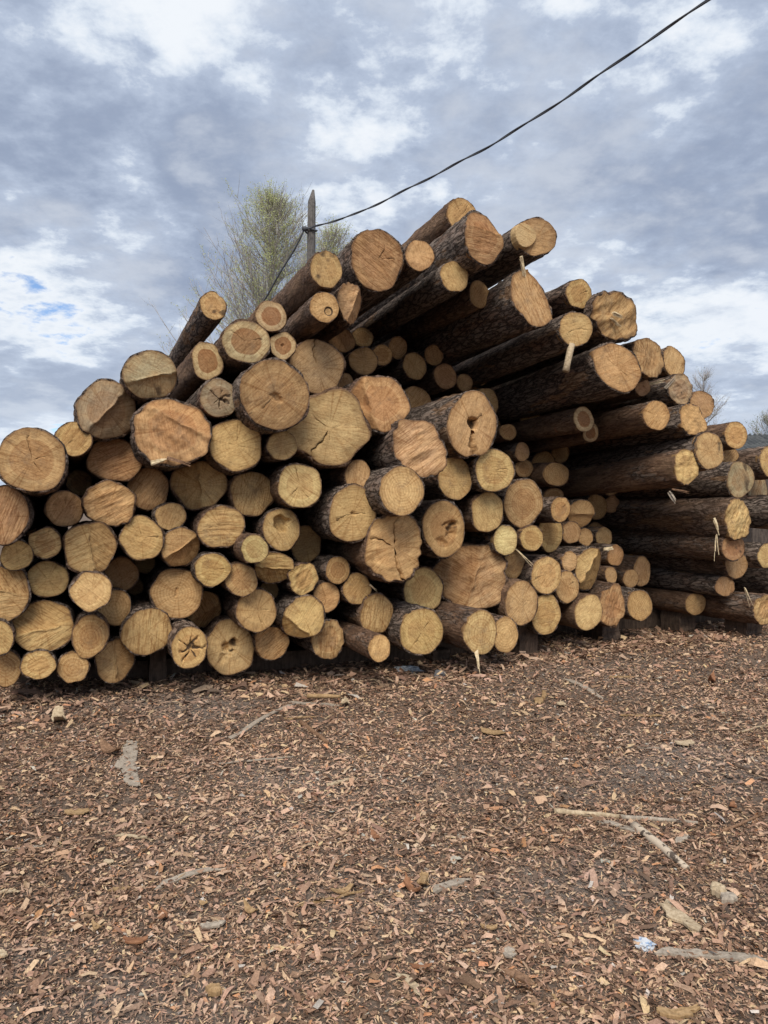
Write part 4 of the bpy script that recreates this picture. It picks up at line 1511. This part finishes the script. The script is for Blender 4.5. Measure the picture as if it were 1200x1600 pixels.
def stick(a, b, w, th, mat, label, name='stick', cat='stick', round_=False, seed=0, taper=.7, bend=0.0, lift=.0, bands=None):
    """a lath or branch lying on the ground between two photo pixels"""
    r = np.random.default_rng(seed + 300)
    th, w = th * .78, w * .85
    p0, p1 = lie(*a), lie(*b)
    n = 9
    f = np.linspace(0, 1, n)
    P = p0 + (p1 - p0) * f[:, None]
    side = np.array([-(p1 - p0)[1], (p1 - p0)[0], 0]); side /= np.linalg.norm(side)
    P = P + side * (bend * np.sin(f * math.pi) + r.normal(0, .0025, n))[:, None]
    P[:, 2] = np.maximum(P[:, 2], ground_h(P[:, 0], P[:, 1])) + .006 + lift
    th = th * (1.0 if round_ else .7)
    c = P.mean(0); c[2] = ground_h(c[0], c[1])
    if round_:
        V, F = tube(P + [0, 0, th * .4], np.linspace(th, th * taper, n) * r.uniform(.9, 1.12, n), 8)
    else:
        V = []
        for k in range(n):
            ww = w * (1 - (1 - taper) * f[k]) * r.uniform(.88, 1.1)
            dz = r.normal() * .0015
            for sx, sz in ((-1, 0), (1, 0), (1, 1), (-1, 1)):
                V.append(P[k] + side * sx * ww / 2 + [0, 0, sz * th + dz])
        # broken, slanting ends
        V = np.array(V)
        ax = (p1 - p0) / np.linalg.norm(p1 - p0)
        V[1] += ax * w * .9; V[2] += ax * w * .5; V[3] -= ax * w * .4; V[-2] -= ax * w * .9; V[-3] -= ax * w * .4; V[-1] += ax * w * .5
        F = [list(q) for q in grid_faces(n, 4)] + [[3, 2, 1, 0], [4 * n - 4, 4 * n - 3, 4 * n - 2, 4 * n - 1]]
    o = obj(name, MB().add(np.asarray(V) - c, F).mesh(name, mat, round_))
    o.location = c
    tag(o, label, cat)
    return o


def slab(poly, th, mat, label, name, cat, seed=0, curl=.0, sub=4, lift=.0):
    """a flat piece whose outline is given in photo pixels on the ground"""
    r = np.random.default_rng(seed + 700)
    P = np.array([lie(*q) for q in poly])
    # subdivide the outline and roughen it
    Q = []
    for k in range(len(P)):
        a_, b_ = P[k], P[(k + 1) % len(P)]
        for s in range(sub):
            Q.append(a_ + (b_ - a_) * s / sub)
    Q = np.array(Q)
    c = Q.mean(0)
    sz = np.linalg.norm(Q - c, axis=1).mean()
    Q[:, :2] += r.normal(0, (.03 if sz > .12 else .055 if sz > .05 else .09) * sz, (len(Q), 2))
    th = th * .6
    n = len(Q)
    d = np.linalg.norm((Q - c)[:, :2], axis=1) / (sz + 1e-9)
    rings_ = []
    for k, z in ((1.0, 0.0), (1.0, th * .7), (.85, th), (.4, th * 1.05)):
        R_ = c + (Q - c) * k
        R_[:, 2] = c[2] + .008 + lift + z + curl * (k * d) ** 2 * sz + r.normal(0, .05 * th, n)
        rings_.append(R_)
    V = np.concatenate(rings_)
    F = [list(q) for q in grid_faces(4, n)] + [list(range(n))[::-1], [3 * n + k for k in range(n)]]
    o = obj(name, MB().add(V - c, F).mesh(name, mat, False))
    o.location = c
    tag(o, label, cat)
    return o


def quad(cx, cy, dx, dy, ang=0):
    a_ = math.radians(ang); ca, sa = math.cos(a_), math.sin(a_)
    return [(cx + ca * x - sa * y * .5, cy + (sa * x + ca * y) * .75) for x, y in ((-dx, -dy * .6), (-dx * .3, -dy), (dx * .7, -dy * .8), (dx, dy * .2), (dx * .4, dy), (-dx * .8, dy * .7))]


# sticks and laths
stick((358, 1158), (462, 1096), .05, .018, M_GREYWOOD, 'grey straight lath slanting toward the yellow-topped stick below the stack', 'lath', 'lath', seed=1, taper=.9)
stick((455, 1096), (528, 1103), .05, .022, M_GREYWOOD, 'grey broken board end lying under the yellow-topped stick', 'board_end', 'board', seed=2)
stick((480, 1092), (532, 1092), .035, .026, M_YELWOOD, 'short yellow-topped stick lying on the grey board end', round_=True, seed=3, lift=.035)
stick((470, 1133), (511, 1166), .04, .024, M_BROWNWOOD, 'short brown barked branch with a frayed end near the grey lath', 'branch', 'branch', True, 4)
stick((440, 1128), (492, 1124), .04, .01, M_YELWOOD, 'frayed pale shred lying across the brown barked branch', 'wood_shred', 'wood shred', seed=41)
stick((343, 1202), (456, 1184), .028, .008, M_GREYWOOD, 'thin pale strip half buried in the chips below the grey lath', 'strip', 'wood strip', seed=5)
stick((511, 1225), (552, 1214), .04, .016, M_PALEWOOD, 'short bright wood sliver pointing at the thin pale strip', 'sliver', 'sliver', seed=6)
stick((180, 1308), (238, 1315), .035, .010, M_PALEWOOD, 'pale yellow flat sliver below the grey pointed board fragment', 'sliver', 'sliver', seed=7, taper=.5)
stick((0, 1334), (68, 1323), .022, .010, M_GREYWOOD, 'dark grey thin stick lying level beside the pale yellow flat sliver', seed=8)
stick((245, 1391), (345, 1367), .05, .010, M_GREYWOOD, 'long curved grey-brown bark strip in the foreground chips', 'bark_strip', 'bark strip', seed=9, bend=.03)
stick((172, 1392), (205, 1389), .03, .010, M_YELWOOD, 'tan bark sliver beside the long curved bark strip', 'sliver', 'sliver', seed=10)
stick((462, 1434), (571, 1406), .016, .008, M_YELWOOD, 'thin straight yellow stick in the foreground', seed=11, taper=.8)
stick((676, 1404), (728, 1381), .05, .018, M_GREYWOOD, 'short grey-green lath offcut beside the curled orange bark', 'offcut', 'offcut', seed=12, taper=.95)
stick((866, 1273), (975, 1279), .045, .020, M_PALEWOOD, 'pale debarked stick broken where it crosses the long grey stick', round_=True, seed=13)
stick((970, 1280), (1090, 1286), .045, .018, M_GREYWOOD, 'long grey stick continuing the pale debarked stick', round_=True, seed=14, taper=.5)
stick((925, 1281), (1000, 1306), .055, .012, M_GREYWOOD, 'flat grey splinter slanting away under the pale debarked stick', 'splinter', 'splinter', seed=15)
stick((1026, 1480), (1200, 1497), .045, .016, M_GREYWOOD, 'long flat grey lath beside the crumpled paper', 'lath', 'lath', seed=16, taper=1.1)
stick((628, 1540), (656, 1566), .035, .012, M_PALEWOOD, 'small pale offcut lying alone in the nearest chips', 'offcut', 'offcut', seed=17)
stick((886, 1068), (942, 1092), .07, .015, M_GREYWOOD, 'weathered grey board piece sunk in the chips in front of the stack', 'board_piece', 'board', seed=18)
stick((952, 1066), (990, 1064), .07, .014, M_YELWOOD, 'tan curved plank piece beside the weathered grey board piece', 'plank_piece', 'plank', seed=19, taper=.6)
stick((1145, 1200), (1200, 1222), .03, .015, M_DARKWOOD, 'dark twig with bark on bare grey dirt', 'twig', 'twig', True, 20)
stick((1128, 1296), (1200, 1268), .02, .010, M_BROWNWOOD, 'thin brown twig near the long grey stick', 'twig', 'twig', True, 21)
stick((965, 1167), (1030, 1173), .03, .010, M_GREYWOOD, 'pale thin flat shred in the middle chips near blue-grey dirt', 'wood_shred', 'wood shred', seed=22)
stick((970, 1116), (1035, 1117), .045, .012, M_YELWOOD, 'orange-tan frayed shred in front of the board pieces', 'wood_shred', 'wood shred', seed=23)
stick((1150, 1150), (1200, 1140), .02, .010, M_PALEWOOD, 'thin pale sliver at the edge of the middle chips', 'sliver', 'sliver', seed=24)
stick((0, 1398), (28, 1395), .03, .012, M_PALEWOOD, 'short pale chip beside the tan bark sliver', 'sliver', 'sliver', seed=25)
stick((864, 1560), (889, 1585), .012, .006, M_YELWOOD, 'straw-thin yellow shred in the nearest chips', 'wood_shred', 'wood shred', seed=26)
stick((1100, 1350), (1124, 1343), .012, .006, M_PALEWOOD, 'straw-thin pale shred above the grey chunk', 'wood_shred', 'wood shred', seed=27)
stick((790, 1524), (830, 1541), .05, .014, M_BROWNWOOD, 'reddish bark curl with pale edge in the nearest chips', 'bark_curl', 'bark', seed=28)

# birch branch with dark bands
mbb, t_ = mat_new('birch_branch')
tc_ = t_.n('ShaderNodeTexCoord')
mp_ = t_.n('ShaderNodeMapping'); mp_.inputs['Scale'].default_value = (16, 16, 16)
t_.l(tc_.outputs['Object'], mp_.inputs['Vector'])
nn_ = t_.noise(mp_.outputs[0], 1.6, 4, .6)
finish(t_, t_.mix(t_.ss(nn_, .54, .62), (.52, .43, .33), (.09, .07, .055)), .8, bump(t_, nn_, .4, .006))
stick((990, 1298), (1073, 1360), .06, .030, mbb, 'pale birch branch with dark bands below the long grey stick', 'birch_branch', 'branch', True, 30, taper=.6)

# slabs
slab([(197, 1167), (212, 1170), (219, 1241), (203, 1239), (180, 1208), (192, 1192)], .016, M_GREYWOOD, 'grey pointed board fragment lying flat on the chips', 'board_fragment', 'board', 1)
slab([(1030, 1411), (1043, 1408), (1100, 1449), (1092, 1457), (1040, 1428)], .02, M_PALEWOOD, 'pale tan bark slab above the crumpled paper', 'bark_slab', 'bark slab', 2, .05)
slab(quad(1122, 1393, 15, 10, 30), .045, M_PALEWOOD, 'whitish split wood chunk leaning on the grey chunk', 'wood_chunk', 'wood chunk', 3)
slab(quad(1138, 1404, 15, 9, 5), .035, M_GREYWOOD, 'grey chunk beside the whitish split wood chunk', 'wood_chunk', 'wood chunk', 4)
slab(quad(1065, 1313, 12, 8, -30), .012, M_GREYWOOD, 'grey-green bark flake near the banded birch branch', 'bark_flake', 'bark', 5)
slab(quad(643, 1405, 20, 8, 50), .02, M_REDBARK, 'curled orange bark beside the grey-green offcut', 'bark_curl', 'bark', 6, .35)
slab(quad(662, 1395, 9, 14, 0), .015, M_YELWOOD, 'upstanding yellow wood shred against the curled orange bark', 'wood_shred', 'wood shred', 7, .5)
slab(quad(212, 1485, 20, 6, -5), .014, M_REDBARK, 'orange-red bark piece lying below the long curved bark strip', 'bark_piece', 'bark', 8, .2)
slab(quad(255, 1446, 8, 11, 10), .012, M_REDBARK, 'tan-red bark flake standing beside the orange-red bark piece', 'bark_flake', 'bark', 9, .3)
slab(quad(333, 1460, 20, 6, -15), .018, M_GREYWOOD, 'grey bark piece lying below the yellow leaf', 'bark_piece', 'bark', 10, .1)
slab(quad(318, 1428, 7, 5, 0), .006, M_YELWOOD, 'small yellow leaf on the foreground chips', 'fallen_leaf', 'leaf', 11, .5)
slab(quad(392, 1441, 13, 7, 30), .008, M_YELWOOD, 'larger curled yellow flake beside the small yellow leaf', 'yellow_flake', 'flake', 12, .5)
slab(quad(335, 1568, 12, 9, 0), .035, M_YELWOOD, 'small yellow wood lump in the nearest chips', 'wood_lump', 'wood lump', 13)
slab(quad(152, 1465, 9, 6, 20), .012, M_YELWOOD, 'folded yellowish flake near the orange-red bark piece', 'yellow_flake', 'flake', 14, .5)
slab(quad(5, 1512, 8, 7, 20), .015, M_PALEWOOD, 'pale round wood flake beside bare grey dirt', 'wood_flake', 'flake', 15, .2)
slab(quad(92, 1132, 12, 14, -20), .02, M_PALEWOOD, 'whitish torn bark lump near the low end of the stack', 'bark_lump', 'bark', 16, .3)
slab(quad(172, 1187, 17, 7, 20), .03, M_BROWNWOOD, 'brown bark curl pressed against the grey pointed board fragment', 'bark_curl', 'bark', 17, .3)
slab(quad(120, 1274, 20, 6, -5), .012, M_YELWOOD, 'tan flat shred below the grey pointed board fragment', 'wood_shred', 'wood shred', 18, .1)
slab(quad(170, 1348, 8, 4, 0), .01, M_PALEWOOD, 'bright cream flake in the foreground beside the dark thin stick', 'wood_flake', 'flake', 19)
slab(quad(842, 1098, 8, 6, 0), .03, M_YELWOOD, 'yellow wood lump next to an upstanding splinter in front of the stack', 'wood_lump', 'wood lump', 20)
slab(quad(850, 1089, 4, 8, 0), .035, M_YELWOOD, 'upstanding yellow splinter next to the yellow wood lump', 'splinter', 'splinter', 21)
slab(quad(877, 1102, 7, 4, 0), .025, M_PALEWOOD, 'pale broken flake in front of the weathered grey board piece', 'wood_flake', 'flake', 22, .3)
slab(quad(1112, 1067, 6, 5, -30), .02, M_REDBARK, 'small orange chip lying alone in the shaded chips', 'wood_chip', 'chip', 23, .4)
slab(quad(770, 1140, 20, 5, 8), .012, M_YELWOOD, 'orange-tan pointed bark flake in the middle chips', 'bark_flake', 'bark', 24, .15)
slab(quad(540, 1100, 6, 6, 0), .02, M_PALEWOOD, 'pale chip beside the yellow-topped stick', 'wood_chip', 'chip', 25, .3)
slab(quad(1070, 1168, 16, 5, 0), .02, M_PALEWOOD, 'pale flake on the blue-grey ash patch', 'wood_flake', 'flake', 26, .2)
slab(quad(1145, 1262, 6, 6, 0), .015, M_REDBARK, 'small pinkish bark flake near the thin brown twig', 'bark_flake', 'bark', 27, .3)
slab(quad(1060, 1585, 34, 9, -8), .02, M_YELWOOD, 'frayed tan wood shred in the nearest chips', 'wood_shred', 'wood shred', 28, .15)
slab(quad(796, 1500, 9, 13, 5), .012, M_GREYWOOD, 'grey upstanding flake beside the reddish bark curl', 'bark_flake', 'bark', 29, .2)
slab(quad(765, 1462, 14, 4, 0), .012, M_YELWOOD, 'tan flake in the foreground beyond the grey upstanding flake', 'bark_flake', 'bark', 31, .2)
slab(quad(658, 1530, 18, 4, 0), .010, M_REDBARK, 'orange bark sliver above the small pale offcut', 'sliver', 'sliver', 32, .2)
slab(quad(587, 1316, 10, 7, 40), .012, M_REDBARK, 'orange bark flake in the foreground beyond the thin yellow stick', 'bark_flake', 'bark', 33, .3)
slab(quad(535, 1410, 20, 6, -20), .012, M_YELWOOD, 'tan shredded bark lying across the thin straight yellow stick', 'wood_shred', 'wood shred', 34, .3)

# stones and crumpled plastic by the stack, crumpled paper in front
m_stone, t_ = mat_new('grey_stone')
ns_ = t_.noise(t_.n('ShaderNodeTexCoord').outputs['Object'], 25, 4, .6)
finish(t_, t_.mix(ns_, (.10, .10, .11), (.26, .255, .26)), .9, bump(t_, ns_, .5, .01))


def lump(name, px, py, sx, sy, sz, mat, label, cat, seed, crumple=.12, facet=False):
    import bmesh
    r = np.random.default_rng(seed + 50)
    bm = bmesh.new()
    bmesh.ops.create_icosphere(bm, subdivisions=3, radius=1)
    c = lie(px, py)
    dirs = r.normal(size=(14, 3)); dirs /= np.linalg.norm(dirs, axis=1)[:, None]
    offs = r.uniform(.62, .95, 14)
    for v in bm.verts:
        d = np.array(v.co); d /= np.linalg.norm(d)
        k = 1.0
        for a_, o_ in zip(dirs, offs):
            q_ = d @ a_
            if q_ > .2:
                k = min(k, o_ / q_)
        k *= 1 + crumple * r.normal() * (.8 if facet else .25)
        v.co = (d[0] * k * sx, d[1] * k * sy, max(d[2] * k, -.75) * sz)
    me = bpy.data.meshes.new(name)
    bm.to_mesh(me); bm.free()
    me.materials.append(mat)
    for p in me.polygons:
        p.use_smooth = False
    o = obj(name, me)
    c[2] += sz * .55
    o.location = c
    tag(o, label, cat)
    return o


lump('stone', 686, 1053, .065, .055, .045, m_stone, 'grey fist-sized stone lying in front of the bright bottom log', 'stone', 1)
m_plastic, t_ = mat_new('clear_plastic')
finish(t_, (.30, .33, .36), .25, None, .6)
lump('plastic_wrap', 638, 1047, .14, .07, .045, m_plastic, 'crumpled grey plastic lying under the stack beside the stone', 'plastic', 2, .2, True)
m_paper, t_ = mat_new('crumpled_paper')
tcp = t_.n('ShaderNodeTexCoord')
np_ = t_.noise(tcp.outputs['Object'], 70, 2, .5)
finish(t_, t_.mix(t_.ss(np_, .55, .6), (.50, .53, .57), (.26, .36, .52)), .7)
lump('crumpled_paper', 1006, 1470, .036, .034, .022, m_paper, 'crumpled white and pale blue paper wrapper on the chips', 'paper', 3, .16, True)

# blue-grey ash patches dusted over the chips
